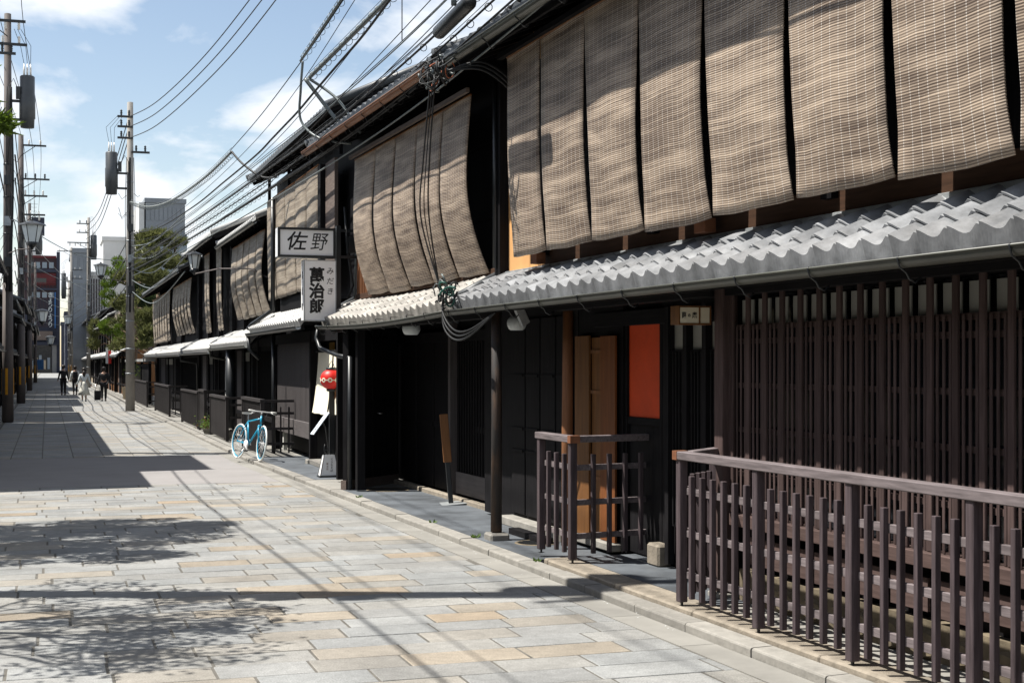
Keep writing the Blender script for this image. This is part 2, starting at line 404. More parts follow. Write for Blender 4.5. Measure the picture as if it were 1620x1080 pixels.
for c in cells:
    z = rnd.uniform(-.0015, .0015)
    if id(c) in ids:
        m = MB(); stone_mesh(m, c[0], z); cx, cy = c[0][0]
        me = m.mesh('paving_stone', 'granite', Vector((cx, cy, 0))); stone_col(me, c[1])
        o = bpy.data.objects.new('paving_stone', me); COL.objects.link(o); o.parent = street; o.location = (cx, cy, 0)
    else:
        k = len(rest.f); stone_mesh(rest, c[0], z); rt.append(c[1]); rk.append(len(rest.f) - k)
# beyond the repaired patch: square-set slabs up to 110 m
y = 30.0; 
while y < 112:
    h = .46; x = -1.3
    while x < 4.2:
        w = .60; g = .009
        p = [(x + g, y + g), (x + w - g, y + g), (x + w - g, y + h - g), (x + g, y + h - g)]
        p = clip(p, lambda q: (kerbX(q[1]) - .25) - q[0])
        if len(p) >= 3:
            t = rnd.random(); tone = rnd.uniform(.1, .7) if t < .85 else rnd.uniform(.7, .9)
            k = len(rest.f); stone_mesh(rest, p, 0); rt.append((tone, rnd.random())); rk.append(len(rest.f) - k)
        x += w
    y += h
o = rest.build('paving_stones', 'granite', street, kind='stuff', label='smaller and farther granite slabs of the street'); stone_col(o.data, rt, rk)
MB().prism([(-1.3, 22.95), (kerbX(22.95) - .27, 22.95), (kerbX(28) - .25, 28), (kerbX(30) - .25, 29.95), (-1.3, 29.95)], -.05, .001).build('repair_patch', 'asphalt_pale', street, label='smooth pale concrete patch across the street')
m = MB(); m.prism([(-1.3, 112), (3.3, 112), (3.1, 400), (-1.3, 400)], -.05, .0); o = m.build('far_paving', 'granite', street, kind='stuff'); stone_col(o.data, (.4, .5))
# gutter strip of concrete slabs along the kerb
gs = thing('street_gutter', 'pale concrete drain slabs between paving and right kerb', 'gutter', (0, 0, 0)); gs['kind'] = 'structure'; del gs['category']
y = 5.
while y < 60:
    L = rnd.uniform(1.0, 1.4); L = min(L, 28 - y) if y < 28 and y + L > 28 else L
    if y < 28 and 28 - y < .05: y = 28; continue
    MB().prism([(kerbX(y) - .262, y + .004), (kerbX(y) - .004, y + .004), (kerbX(y + L) - .004, y + L - .004), (kerbX(y + L) - .262, y + L - .004)], -.05, .002).build('drain_slab', 'concrete', gs)
    y += L
MB().prism([(kerbX(60) - .25, 60), (kerbX(60) - .004, 60), (kerbX(300) - .004, 300), (kerbX(300) - .25, 300)], -.05, .001).build('drain_slab', 'concrete', gs)
# kerb stones, one by one
kb = thing('kerb', 'worn granite kerb stones', 'kerb', (0, 0, 0)); kb['kind'] = 'structure'; del kb['category']
y = 5.
while y < 62:
    L = rnd.uniform(.75, 1.0) if y < 30 else 1.2
    if y < 28 < y + L: L = 28 - y
    if L < .03: y = 28.001; continue
    a = Vector((kerbX(y), y + .005)); b = Vector((kerbX(y + L), y + L - .005)); z = .062 + rnd.uniform(-.003, .004)
    vs = []
    for q in (a, b):
        j = rnd.uniform(-.004, .004)
        for dx, zz in ((j, -.1), (j, z - .014), (.005 + j, z - .004), (.018 + j, z), (.158, z + .004), (.158, -.1)): vs.append((q.x + dx, q.y, zz))
    MB().add(vs, [(0, 6, 7, 1), (1, 7, 8, 2), (2, 8, 9, 3), (3, 9, 10, 4), (4, 10, 11, 5), (0, 1, 2, 3, 4, 5), (11, 10, 9, 8, 7, 6)]).build('kerb_stone', 'stone', kb)
    y += L
MB().prism([(kerbX(62), 62), (kerbX(62) + .158, 62), (kerbX(300) + .158, 300), (kerbX(300), 300)], -.1, .06).build('kerb_stone', 'stone', kb)
# pavement (near frame) : thin slabs behind the kerb
pv = thing('pavement', 'dark slab pavement before the houses', 'pavement', (0, 0, 0), 'N'); pv['kind'] = 'structure'; del pv['category']
def quadN(name, mat, pts, z0, z1, **k): MB().prism(pts, z0, z1).build(name, mat, pv, **k)
quadN('pavement_slab', 'slate', [(.162, 12.6), (2.2, 12.6), (2.2, 20.6), (.162, 20.6)], -.1, .066, label='dark wet slate slab before the black doors')
quadN('pavement_slab', 'concrete', [(.162, 20.605), (2.2, 20.605), (2.2, 22.35), (.162, 22.35)], -.1, .064)
quadN('pavement_slab', 'slate', [(.162, 22.355), (2.2, 22.355), (2.2, 28.2), (.162, 28.2)], -.1, .068)
quadN('pavement_slab', 'concrete', [(.165, 28.205), (3.0, 28.205), (8.0, 100), (3.0, 100), (1.2, 40)], -.1, .066)
# raised stone edging and slab by the two fences
y = 3.
while y < 12.35:
    L = min(rnd.uniform(1.3, 1.7), 12.4 - y); j = rnd.uniform(-.003, .003)
    MB().box(.168, .44, y + .004, y + L - .004, -.1, .105 + j, .012).build('edging_stone', 'stone_warm', pv); y += L
quadN('pavement_slab', 'concrete', [(.442, 3), (.95, 3), (.95, 9.6), (.442, 9.6)], -.1, .100)
quadN('pavement_slab', 'slate', [(.442, 9.605), (2.6, 9.605), (2.6, 12.398), (.442, 12.398)], -.1, .103)
MB().prism([(3.9, 28), (12, 28), (12, 320), (3.9, 320)], -.1, .05).build('side_ground', 'concrete', kind='structure')
MB().prism([(-12, -10), (-1.37, -10), (-1.37, 320), (-12, 320)], -.1, .03).build('left_verge', 'concrete', kind='structure')

def manhole(t, s, z, r, label):
    o = thing('drain_cover', label, 'drain cover', (t, s, z), 'N'); n = 24
    MB().lathe([(r, -.01), (r, .004), (r * .97, .007), (r * .9, .007), (r * .88, .003)], (t, s, z), n).build('rim', 'stone_moss', o)
    m = MB()
    for k in range(-4, 5):
        w = math.sqrt(max(0, (r * .85) ** 2 - (k * r * .19) ** 2))
        if w > .02: m.box(t - w, t + w, s + k * r * .19 - .012, s + k * r * .19 + .012, z + .003, z + .007)
    m.build('tread', 'metal_black', o, kind='stuff')
manhole(.78, 20.2, .066, .32, 'round brown drain cover by the black angled wall'); manhole(.62, 13.75, .066, .23, 'round dark drain cover beside the short fence')

# ------------------------------------------------------------------ roof tiles
def tile_mesh(W, L, lip, mat, hh=.052):
    m = MB(); n = 10; vs = []
    prof = [(i / n, hh * abs(math.cos(math.pi * i / n)) ** 2.4) for i in range(n + 1)]
    prof[0] = (0, hh * .7); prof[-1] = (1.0, hh * 1.08)
    th = .016
    for x in (-.015, L + .03):
        zz = .03 if x < 0 else 0
        for u, z in prof: vs.append((x, u * W, z + zz + .004))
    for u, z in prof: vs.append((-.015 if not lip else -.015 - lip * .5, u * W, (z + .034 - th) if not lip else -lip + .12 * z))
    k = n + 1; fs = []
    for i in range(n): fs.append((i, i + 1, k + i + 1, k + i)); fs.append((2 * k + i, 2 * k + i + 1, i + 1, i))
    fs = [f[::-1] for f in fs]
    fs.append((0, k, 2 * k)); fs.append((n, 2 * k + n, k + n))
    vs += [(L * .5, 0, -.01), (L * .5, W, -.01)]
    me = m.add(vs, fs, False).mesh('roof_tile', mat); me.polygons.foreach_set('use_smooth', [False] * len(me.polygons)); return me
def pent_roof(P, s0, s1, te, ze, tw, zw, mat, rows=3, pitch=.262, individual=True, end=True, mirror=1, sag=0):
    th = math.atan2(zw - ze, tw - te); Ls = math.hypot(zw - ze, tw - te); ex = Ls / rows
    n = max(1, round((s1 - s0) / pitch)); pitch = (s1 - s0) / n
    me0 = tile_mesh(pitch, ex, .062, mat); me1 = tile_mesh(pitch, ex, 0, mat)
    def zz(s): return -sag * math.sin(math.pi * (s - s0) / (s1 - s0)) if sag else 0
    big = MB()
    for r in range(rows):
        for i in range(n):
            s = s0 + i * pitch; c = (te + r * ex * math.cos(th), s, ze + r * ex * math.sin(th) + zz(s))
            me = me0 if r == 0 else me1
            if individual: 
                o = inst('roof_tile', me, P, c, (rnd.uniform(-.012, .012), -th, rnd.uniform(-.01, .01)))
            else:
                ca, sa = math.cos(th), math.sin(th)
                big.add([(c[0] + v.co.x * ca - v.co.z * sa, c[1] + v.co.y, c[2] + v.co.x * sa + v.co.z * ca) for v in me.vertices], [list(p.vertices) for p in me.polygons])
    if not individual: big.build('roof_tiles', mat, P, kind='stuff')
    # deck, fascia and rafters below the tiles
    MB().profile([(te + .02, ze - .075), (te + .02, ze - .035), (tw, zw - .03), (tw, zw - .07)], s0, s1).build('roof_deck', 'wood_black_h', P)
    MB().box(te + .03, te + .06, s0, s1, ze - .13, ze - .078).build('fascia', 'wood_black_h', P)
    if individual:
        rm = bar(.05, .045, 1, 'wood_black', 0)
        k = int((s1 - s0) / .45)
        for i in range(k + 1):
            s = s0 + .05 + i * (s1 - s0 - .1) / k
            inst('rafter', rm, P, (te + .09, s, ze - .1), (0, math.pi / 2 - th, 0), (1, 1, Ls * .93))
    if end:   # verge row at the far end
        for s in (s1,):
            MB().tube([(te - .02, s + .02, ze + .05 + zz(s)), (tw, s + .02, zw + .05)], .05, 8).build('verge_tile', 'tile_dark', P)
def gutter(P, s0, s1, t, z, mat='gutter', r=.052, step=.95, brackets=True, sag=0):
    prof = []; k = 8
    for i in range(k + 1): a = math.pi + math.pi * i / k; prof.append((t + r * math.cos(a), z + r * .95 * math.sin(a)))
    prof.append((t + r - .006, z)); 
    for i in range(k, -1, -1): a = math.pi + math.pi * i / k; prof.append((t + (r - .006) * math.cos(a), z + (r - .006) * .95 * math.sin(a)))
    m = MB(); n = len(prof); ns = 10; vs = []
    for j in range(ns + 1):
        s = s0 + (s1 - s0) * j / ns; dz = -sag * math.sin(math.pi * j / ns)
        vs += [(x, s, zz + dz) for x, zz in prof]
    fs = [(j * n + i, j * n + (i + 1) % n, (j + 1) * n + (i + 1) % n, (j + 1) * n + i) for j in range(ns) for i in range(n)]
    fs += [list(range(n))[::-1], [ns * n + i for i in range(n)]]
    m.add(vs, fs, False).build('gutter', mat, P)
    MB().tube([(t - r, s0, z + .004), (t - r, s1, z + .004)] if not sag else [(t - r, s0 + (s1 - s0) * j / 10, z + .004 - sag * math.sin(math.pi * j / 10)) for j in range(11)], .008, 6).build('gutter_bead', mat, P)
    if brackets:
        b = MB().tube([(.09, 0, -.1), (.06, 0, -.13), (.02, 0, -.11), (0, 0, -.075), (-.045, 0, -.045), (-.06, 0, .0), (-.055, 0, .015)], .006, 5)
        b.box(-.06, .08, -.006, .006, .002, .008)
        me = b.mesh('gutter_bracket', 'metal_black'); k = max(1, round(abs(s1 - s0) / step))
        for i in range(k + 1): inst('gutter_bracket', me, P, (t, s0 + .1 + (s1 - s0 - .2) * i / k, z))
def upper_roof(P, s0, s1, te, ze, mat='tile_dark', slope=.42, depth=3.2, tiles=True, overs=.15, rafters=True, under='wood_black_h'):
    tr = te + depth; zr = ze + depth * slope
    MB().profile([(te + .05, ze - .03), (te, ze + .03), (tr, zr + .04), (tr + depth * .8, ze + depth * slope * .2), (tr + depth * .8, ze + depth * slope * .2 - .08), (tr, zr - .04)], s0 - overs, s1 + overs).build('roof', under, P)
    if tiles:
        big = MB(); n = round((s1 - s0 + 2 * overs) / .27); pt = (s1 - s0 + 2 * overs) / n; th = math.atan(slope)
        for i in range(n):
            s = s0 - overs + i * pt
            # long run of one column of tiles with a rounded ridge
            k = 7
            for j in range(k):
                u0, u1 = j / k, (j + 1) / k; y0, y1 = s + u0 * pt, s + u1 * pt
                h0, h1 = .05 * abs(math.cos(math.pi * u0)) ** 2, .05 * abs(math.cos(math.pi * u1)) ** 2
                big.add([(te - .04, y0, ze + .045 + h0), (te - .04, y1, ze + .045 + h1), (tr, y1, zr + .06 + h1), (tr, y0, zr + .06 + h0), (te - .04, y0, ze - .02), (te - .04, y1, ze - .02)],
                        [(0, 3, 2, 1), (0, 1, 5, 4)])
        big.build('roof_tiles', mat, P, kind='stuff')
    MB().tube([(tr, s0 - overs, zr + .12), (tr, s1 + overs, zr + .12)], .12, 8).build('ridge', mat, P)
    for s in (s0 - overs - .02, s1 + overs + .02):
        MB().tube([(te - .05, s, ze + .06), (tr, s, zr + .1)], .07, 8).build('verge_tile', mat, P)
    if rafters:
        th = math.atan(slope); rm = bar(.07, .05, 1, 'wood_black', 0); k = max(1, int((s1 - s0) / .5))
        for i in range(k + 1):
            inst('rafter', rm, P, (te + .07, s0 + (s1 - s0) * i / k, ze - .07), (0, math.pi / 2 - th, 0), (1, 1, 1.3))

# ------------------------------------------------------------------ bamboo blinds
ORD = ['first', 'second', 'third', 'fourth', 'fifth', 'sixth', 'seventh', 'eighth', 'ninth', 'tenth', 'eleventh']
def blind(sa, sb, tt, zt, tb, zb, label, group, fr='N', mat='sudare', narrow=.94, bulge=.16, fold=None, xf=1):
    """one hanging panel between sa and sb; hangs straight, then swings in towards the wall at its foot"""
    mid = (sa + sb) / 2; w = abs(sb - sa) / 2; nx, nz = 8, 26; ph = rnd.random() * 6
    def pt(i, j, back):
        f = j / nz; x = -1 + 2 * i / nx
        z = zt + (zb - zt) * f
        t = tt + (tb - tt) * (max(0, f - .45) / .55) ** 2.2 - bulge * math.sin(math.pi * min(1, f * 1.05)) ** 1.3 * .5
        wid = 1 - (1 - narrow) * min(1, (f / .55)) ** .9 * (1 if f < .86 else 1 - (f - .86) / .14 * .75)
        t += (x * x) * .022 * min(1, f * 1.3) * (1 - .5 * f)                    # panel curls back at its edges
        t += .006 * math.sin(ph + 5 * f + 2 * x)
        z += -.015 * (1 - x * x) * f + .004 * math.sin(ph * 3 + x * 5)
        return (t + (.012 if back else 0), mid + x * w * wid * xf, z)
    vs = [pt(i, j, 0) for j in range(nz + 1) for i in range(nx + 1)] + [pt(i, j, 1) for j in range(nz + 1) for i in range(nx + 1)]
    K = (nx + 1) * (nz + 1); fs = []
    for j in range(nz):
        for i in range(nx):
            a = j * (nx + 1) + i; fs.append((a, a + 1, a + nx + 2, a + nx + 1)); fs.append((K + a + nx + 1, K + a + nx + 2, K + a + 1, K + a))
        for e in (0, nx):
            a = j * (nx + 1) + e; q = (a, a + nx + 1, K + a + nx + 1, K + a); fs.append(q if e == 0 else q[::-1])
    for i in range(nx):
        for j in (0, nz):
            a = j * (nx + 1) + i; fs.append((a, a + 1, K + a + 1, K + a))
    root = thing('bamboo_blind', label, 'bamboo blind', (tt, mid, zt), fr, group)
    m = MB().add(vs, fs, True); o = m.build('reed_mat', mat, root)
    uv = o.data.uv_layers.new(name='UVMap'); off = rnd.random() * 3
    for lp in o.data.loops:
        k = lp.vertex_index % K; j, i = divmod(k, nx + 1); uv.data[lp.index].uv = (i / nx * 2 * w, off + j / nz * (zt - zb))
    MB().tube([(tt + .005, mid - w * .99, zt + .012), (tt + .005, mid + w * .99, zt + .012)], .017, 6).build('top_rod', 'wood_brown', root)
    return root

# ------------------------------------------------------------------ fences
FP = {}
def fence(label, t, posts, z0, ret=(), top=1.25, n_slat=6, group=None, mats=('wood_fence', 'wood_fence_h'), fr='N', capend=None, small=False):
    """posts: list of s along the street (descending = towards camera); ret: (t_end, s_end, count) of the return leg from posts[0]"""
    f = thing('wooden_fence', label, 'fence', (t, posts[0], z0), fr, group)
    pm = bar(.066, .066, top - .06 - z0 - .03, mats[0], .005); sm = bar(.038, .037, .90, mats[0], .003)
    ft = MB().box(-.008, .008, -.008, .008, 0, .035).add([(-.03, -.03, 0), (.03, -.03, 0), (.03, .03, 0), (-.03, .03, 0)], [(0, 1, 2, 3)]).mesh('post_foot', 'metal_black')
    zs = z0 + .075; nz = [z0 + .235, z0 + .54, z0 + .855]
    for a in posts:
        inst('post', pm, f, (t, a, z0 + .032)); inst('post_foot', ft, f, (t, a, z0))
    for a, b in zip(posts, posts[1:]):
        d = (b - a) / (n_slat + 1)
        for k in range(n_slat): inst('slat', sm, f, (t, a + d * (k + 1), zs))
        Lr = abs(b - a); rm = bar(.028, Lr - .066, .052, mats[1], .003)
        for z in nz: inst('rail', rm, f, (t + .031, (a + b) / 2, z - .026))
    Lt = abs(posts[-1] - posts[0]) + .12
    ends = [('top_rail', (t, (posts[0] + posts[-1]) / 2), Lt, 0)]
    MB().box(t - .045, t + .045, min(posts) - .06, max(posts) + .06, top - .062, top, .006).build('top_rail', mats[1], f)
    if capend is not None:
        s = capend; MB().box(t - .048, t + .048, s - .005, s + .065, top - .064, top + .003).build('rail_cap', 'wood_cap', f)
    if ret:
        te, se, cnt = ret; a = Vector((t + .045, posts[0])); b = Vector((te, se)); dv_ = b - a; L = dv_.length; ang = math.atan2(dv_.y, dv_.x)
        pts = []
        for k in range(cnt):
            q = a + dv_ * ((k + 1) / (cnt + 1)); inst('slat', sm, f, (q.x, q.y, zs), (0, 0, ang))
        me = bar(L, .03, .052, mats[1], .003); mt = bar(L + .04, .08, .06, mats[1], .005)
        q = a + dv_ * .5; nrm = Vector((-dv_.y, dv_.x)).normalized() * .032
        for z in nz: inst('rail', me, f, (q.x + nrm.x, q.y + nrm.y, z - .026), (0, 0, ang))
        inst('top_rail', mt, f, (q.x + .02, q.y, top - .0605), (0, 0, ang))
        inst('post', pm, f, (b.x, b.y, z0 + .032), (0, 0, ang)); inst('post_foot', ft, f, (b.x, b.y, z0))
    return f

# ------------------------------------------------------------------ lettering
def text(body, size, parent, loc, rot, mat='ink', name='lettering', sx=1., shear=0., off=.0, ext=.001):
    cu = bpy.data.curves.new('text', 'FONT'); cu.body = body; cu.size = size; cu.align_x = 'CENTER'; cu.align_y = 'CENTER'; cu.extrude = ext; cu.offset = off; cu.shear = shear; cu.resolution_u = 2
    tmp = bpy.data.objects.new('tmp', cu); COL.objects.link(tmp); bpy.context.view_layer.update()
    me = bpy.data.meshes.new_from_object(tmp.evaluated_get(bpy.context.evaluated_depsgraph_get())); bpy.data.objects.remove(tmp)
    me.materials.clear(); me.materials.append(MATS[mat]); me.name = name
    o = bpy.data.objects.new(name, me); COL.objects.link(o); o.parent = parent; o.location = Vector(loc) - ORG[parent.name]; o.rotation_euler = rot; o.scale = (sx, 1, 1); return o
FACE = (R(90), 0, 0)         # text facing -y (towards the camera), reading left to right along +x

# ------------------------------------------------------------------ house 1 : lattice front with the big blinds
H1 = thing('machiya_house', 'nearest dark wooden townhouse with long slatted lattice front and red panel in its entrance', 'house', (.7, 9, 0), 'N')
def hb(name, mat, P, *b, ch=0, **k): return MB().box(*b, ch=ch).build(name, mat, P, **k)
# lower lattice
t0 = .70
studs = [9.83 - .2455 * i for i in range(28)]
stud_m = bar(.022, .056, 1.66, 'wood_lattice', .004); slat_m = bar(.009, .025, 1.42, 'wood_lattice', .002)
for s in studs: inst('lattice_stud', stud_m, H1, (t0 + .022, s, .765))
for a, b in zip(studs, studs[1:]):
    for k in (1, 2, 3): inst('lattice_slat', slat_m, H1, (t0 + .03, a + (b - a) * k / 4, .765))
    hb('transom_pane', 'paper', H1, t0 + .09, t0 + .1, b + .035, a - .035, 2.19, 2.385)
for z in (1.06, 1.40, 1.735, 2.07, 2.175): hb('lattice_rail', 'wood_lattice_h', H1, t0 + .045, t0 + .062, 3.1, 9.8, z - .02, z + .02)
hb('sill_beam', 'wood_lattice_h', H1, t0 - .035, t0 + .12, 3.0, 9.78, .672, .762, ch=.004)
hb('head_beam', 'wood_black_h', H1, t0 - .03, t0 + .14, 3.0, 10.0, 2.42, 2.60, ch=.004)
hb('window_wall', 'glass_dark', H1, t0 + .16, t0 + .18, 3.0, 9.8, .76, 2.42)
hb('skirt_wall', 'wood_black_h', H1, t0 + .13, t0 + .2, 3.0, 9.8, .08, .672)
# short boards and stones under the sill
s = 9.6; k = 0
while s > 3.2:
    w = rnd.choice((.32, .4, .5)); 
    hb('skirt_board', 'wood_lattice_h', H1, t0 + .02, t0 + .04, s - w + .02, s, .40 + rnd.uniform(-.03, .04), .60); s -= w + rnd.uniform(.03, .12)
s = 9.6
while s > 3.1:
    w = rnd.uniform(.22, .42); m = MB(); h = rnd.uniform(.16, .24)
    n = 8; pts = [(s - w / 2 + w * .5 * math.cos(6.283 * i / n) * rnd.uniform(.9, 1.05), .20 + h * .5 * math.sin(6.283 * i / n) * rnd.uniform(.85, 1.05)) for i in range(n)]
    pin = [((y - (s - w / 2)) * .8 + (s - w / 2), (z - .2) * .8 + .2) for y, z in pts]
    vs = [(t0 + .05, y, z) for y, z in pts] + [(t0 - .0, y, z) for y, z in pin]
    m.add(vs, [(i, (i + 1) % n, n + (i + 1) % n, n + i) for i in range(n)] + [list(range(n, 2 * n))], False).build('footing_stone', 'stone_moss', H1)
    s -= w + .01
hb('footing_wall', 'stone_moss', H1, t0 + .04, t0 + .12, 3.0, 9.75, .08, .34)
# corner post and entrance
hb('corner_post', 'wood_lattice', H1, t0 - .05, t0 + .085, 9.855, 9.99, .12, 2.62, ch=.006)
hb('post_stone', 'stone', H1, t0 - .09, t0 + .12, 9.83, 10.03, .08, .14, ch=.01)
hb('side_wall', 'wood_black', H1, t0 + .085, 1.8, 9.90, 9.97, .1, 2.6)
hb('porch_beam', 'wood_black_h', H1, .62, .74, 9.99, 13.2, 2.42, 2.56, ch=.004)
hb('porch_beam', 'wood_black_h', H1, 1.02, 1.12, 9.99, 13.2, 2.26, 2.40, ch=.004)
tr = .98
hb('entry_wall', 'wood_black', H1, tr + .06, tr + .1, 9.95, 11.45, .1, 2.6)
hb('board_backing', 'wood_black', H1, 1.04, 1.08, 12.55, 13.8, .1, 2.6)
for i in range(5): 
    s = 10.0 + i * .35; hb('door_stud', 'wood_black', H1, tr - .03, tr + .03, s, s + .07, .14, 2.4)
    for k in range(1, 5):
        if i < 4: hb('door_slat', 'wood_black', H1, tr - .01, tr + .01, s + .05 + k * .06, s + .07 + k * .06, .5, 2.0)
    if i < 4: hb('transom_pane', 'paper', H1, tr + .035, tr + .045, s + .08, s + .35, 2.0, 2.25)
for z in (.5, .95, 1.5, 2.0, 2.28): hb('door_rail', 'wood_black_h', H1, tr + .005, tr + .025, 9.98, 11.5, z - .02, z + .02)
hb('ceiling', 'wood_black_h', H1, .3, 6.2, 2.9, 15.2, 2.601, 2.63)
hb('rear_wall', 'wood_black', H1, 6.0, 6.2, 2.9, 15.1, .05, 5.2); hb('gable_wall', 'plaster_beige', H1, .72, 6.0, 2.8, 2.95, .05, 5.3); hb('inner_wall', 'wood_black', H1, 1.1, 6.0, 12.0, 12.1, .05, 2.6)
hb('entry_post', 'wood_black', H1, 1.062, 1.128, 11.46, 11.748, .1, 2.5, ch=.005)
hb('red_wall_panel', 'panel_red', H1, 1.085, 1.11, 11.80, 12.50, 1.40, 2.385, label='orange-red upper wall panel of the entrance')
hb('panel_frame', 'wood_black', H1, 1.06, 1.13, 11.752, 11.798, .1, 2.42)
hb('panel_frame', 'wood_black', H1, 1.06, 1.13, 12.502, 12.60, .1, 2.42)
hb('panel_frame', 'wood_black_h', H1, 1.065, 1.12, 11.8, 12.5, 1.33, 1.398)
hb('dark_lower_panel', 'wood_black', H1, 1.09, 1.11, 11.80, 12.50, .12, 1.328)
# three brown boards
hb('door_board', 'wood_board_red', H1, .985, 1.01, 12.62, 12.97, .18, 2.17, ch=.003)
hb('door_board', 'wood_board', H1, 1.015, 1.03, 12.975, 13.25, .18, 2.16, ch=.003)
hb('door_board', 'wood_board', H1, .985, 1.01, 13.255, 13.62, .18, 2.18, ch=.003)
for z in (2.0, 1.6, .75): hb('door_batten', 'wood_brown', H1, 1.0, 1.014, 12.975, 13.25, z, z + .035)
hb('board_threshold', 'stone', H1, .93, 1.05, 12.6, 13.7, .1, .175, ch=.01)
MB().tube([(.74, 13.22, .1), (.735, 13.21, 1.2), (.75, 13.22, 2.6)], [.062, .056, .052], 14).build('round_log_post', 'wood_orange', H1, label='orange-brown round log post of the entrance')
hb('step_stone', 'stone_warm', H1, .90, 1.04, 11.5, 11.74, .1, .30, ch=.02); hb('step_stone', 'stone_warm', H1, .80, .93, 10.1, 10.6, .1, .17, ch=.02)
# dark doors left of the boards
for k in range(4):
    s = 13.75 + k * .46
    hb('door_panel', 'wood_black', H1, 1.0, 1.03, s, s + .42, .2, 2.4, ch=.004)
    for z in (.9, 1.15, 1.75): hb('door_batten', 'wood_black_h', H1, .985, .999, s + .03, s + .39, z, z + .03)
hb('door_wall', 'wood_black', H1, 1.032, 1.08, 13.64, 16.6, .1, 2.6)
hb('threshold', 'stone', H1, .86, 1.04, 13.72, 15.6, .06, .16, ch=.012)
hb('threshold', 'wood_black_h', H1, .62, .74, 13.6, 14.6, .06, .13)
MB().tube([(.32, 14.15, .15), (.325, 14.15, 1.3), (.32, 14.15, 2.5)], [.060, .055, .053], 14).build('round_post', 'log_worn', H1, label='weathered dark round post with brown wear')
hb('post_stone', 'stone', H1, .22, .43, 14.03, 14.27, .04, .14, ch=.02)
# pent roof with single tiles
pent_roof(H1, 3.0, 15.05, .165, 2.555, .69, 2.845, 'tile', rows=3, pitch=.262)
gutter(H1, 3.0, 15.1, .115, 2.475)
hb('flashing', 'metal_grey', H1, .655, .695, 3.0, 15.1, 2.86, 2.905, ch=.003)
# upper floor
hb('upper_wall', 'plaster_yellow', H1, .70, .9, 13.70, 14.82, 2.85, 5.4)
hb('shaded_upper_wall', 'wood_black', H1, .72, .9, 3.0, 13.69, 2.85, 5.4)  # wall coloured near black to give the shade behind the blinds
hb('panel_header', 'wood_black', H1, 1.09, 1.12, 11.4, 13.8, 2.387, 2.6); hb('party_wall', 'wood_black', H1, .9, 6.0, 14.95, 15.05, 2.63, 5.3)
hb('upper_wall_board', 'wood_sill', H1, .675, .699, 3.0, 13.68, 2.906, 3.08)
for s in (13.55, 11.0, 8.3, 6.1, 4.0): hb('upper_post', 'wood_black', H1, .62, .698, s, s + .13, 3.0, 5.0)
for s in (13.50, 6.05, 9.9): hb('beam_end', 'wood_cap', H1, .52, .62, s, s + .18, 2.91, 3.02, ch=.004)
hb('side_post', 'wood_black', H1, .60, .74, 14.83, 15.0, 2.87, 5.15)
MB().tube([(.58, 14.93, 2.95), (.58, 14.93, 5.0)], .028, 8).build('downpipe', 'metal_black', H1)
upper_roof(H1, 3.0, 15.1, -.02, 5.16, 'tile_dark', depth=3.0, overs=.12)
gutter(H1, 3.0, 15.2, -.09, 5.10, 'gutter', r=.06)
hb('eave_board', 'wood_black_h', H1, .0, .03, 3, 15.1, 5.02, 5.10)
hb('blind_rail', 'wood_black_h', H1, .27, .33, 3.2, 14.0, 5.03, 5.08)
seams = [13.86, 12.92, 11.81, 10.71, 9.56, 8.39, 7.26, 6.2, 5.1, 4.0]
for i in range(9):
    blind(seams[i] - .004, seams[i + 1] + .004, .33, 5.02, .385, 2.985 + rnd.uniform(-.015, .02), 'wide brown reed blind of the nearest house, %s panel from its far left end' % ORD[i], 'brown reed blinds on the nearest house', narrow=.905, bulge=.02)
# ------------------------------------------------------------------ house 2 : black garage front
H2 = thing('machiya_house', 'black fronted townhouse with deep recessed black doors beside the lattice house', 'house', (.7, 18, 0), 'N')
hb('back_wall', 'wood_black', H2, 1.36, 1.45, 16.6, 21.9, .1, 2.6)
tr = 1.3
for s0_, s1_ in ((16.65, 17.75), (18.75, 19.6), (19.65, 20.5), (20.55, 21.4)):
    hb('door_panel', 'wood_black', H2, tr, tr + .04, s0_, s1_, .14, 2.2, ch=.004)
    hb('door_rail', 'wood_black_h', H2, tr - .012, tr - .001, s0_ + .02, s1_ - .02, 1.0, 1.08)
for k in range(13): hb('door_batten', 'wood_black', H2, tr - .018, tr - .001, 17.1 + k * .11, 17.13 + k * .11, .45, 2.2)
hb('door_kickboard', 'wood_grey_h', H2, tr - .018, tr - .002, 16.7, 18.55, .15, .44)
hb('door_post', 'wood_grey', H2, tr - .08, tr + .02, 18.6, 18.7, .12, 2.55)
hb('lintel', 'wood_black_h', H2, tr - .06, tr + .06, 16.6, 21.9, 2.2, 2.34)
hb('threshold', 'stone_warm', H2, tr - .14, tr - .04, 16.3, 21.5, .05, .125, ch=.01)
# angled wing wall
MB().prism([(.22, 20.42), (1.27, 21.42), (1.24, 21.47), (.17, 20.47)], .2, 2.45).build('wing_wall', 'wood_black', H2)
MB().prism([(.20, 20.40), (1.27, 21.40), (1.24, 21.48), (.14, 20.47)], .06, .2).build('wing_wall_plinth', 'wood_worn', H2)
for z in (.22, 1.25, 2.2): MB().prism([(.235, 20.40), (1.26, 21.38), (1.25, 21.40), (.22, 20.415)], z, z + .08).build('wing_wall_rail', 'wood_black_h', H2)
for k in (0, .47, .93): MB().prism([(.235 + k * 1.04, 20.395 + k * .99), (.285 + k * 1.04, 20.443 + k * .99), (.27 + k * 1.04, 20.455 + k * .99), (.22 + k * 1.04, 20.41 + k * .99)], .22, 2.4).build('wing_wall_stile', 'wood_black', H2)
MB().tube([(.9, 20.99, 1.15), (.86, 20.95, 1.15), (.82, 20.99, 1.16)], .014, 6).build('door_handle', 'steel', H2)
hb('eave_beam', 'wood_black_h', H2, .28, .40, 14.2, 21.75, 2.38, 2.5, ch=.004)
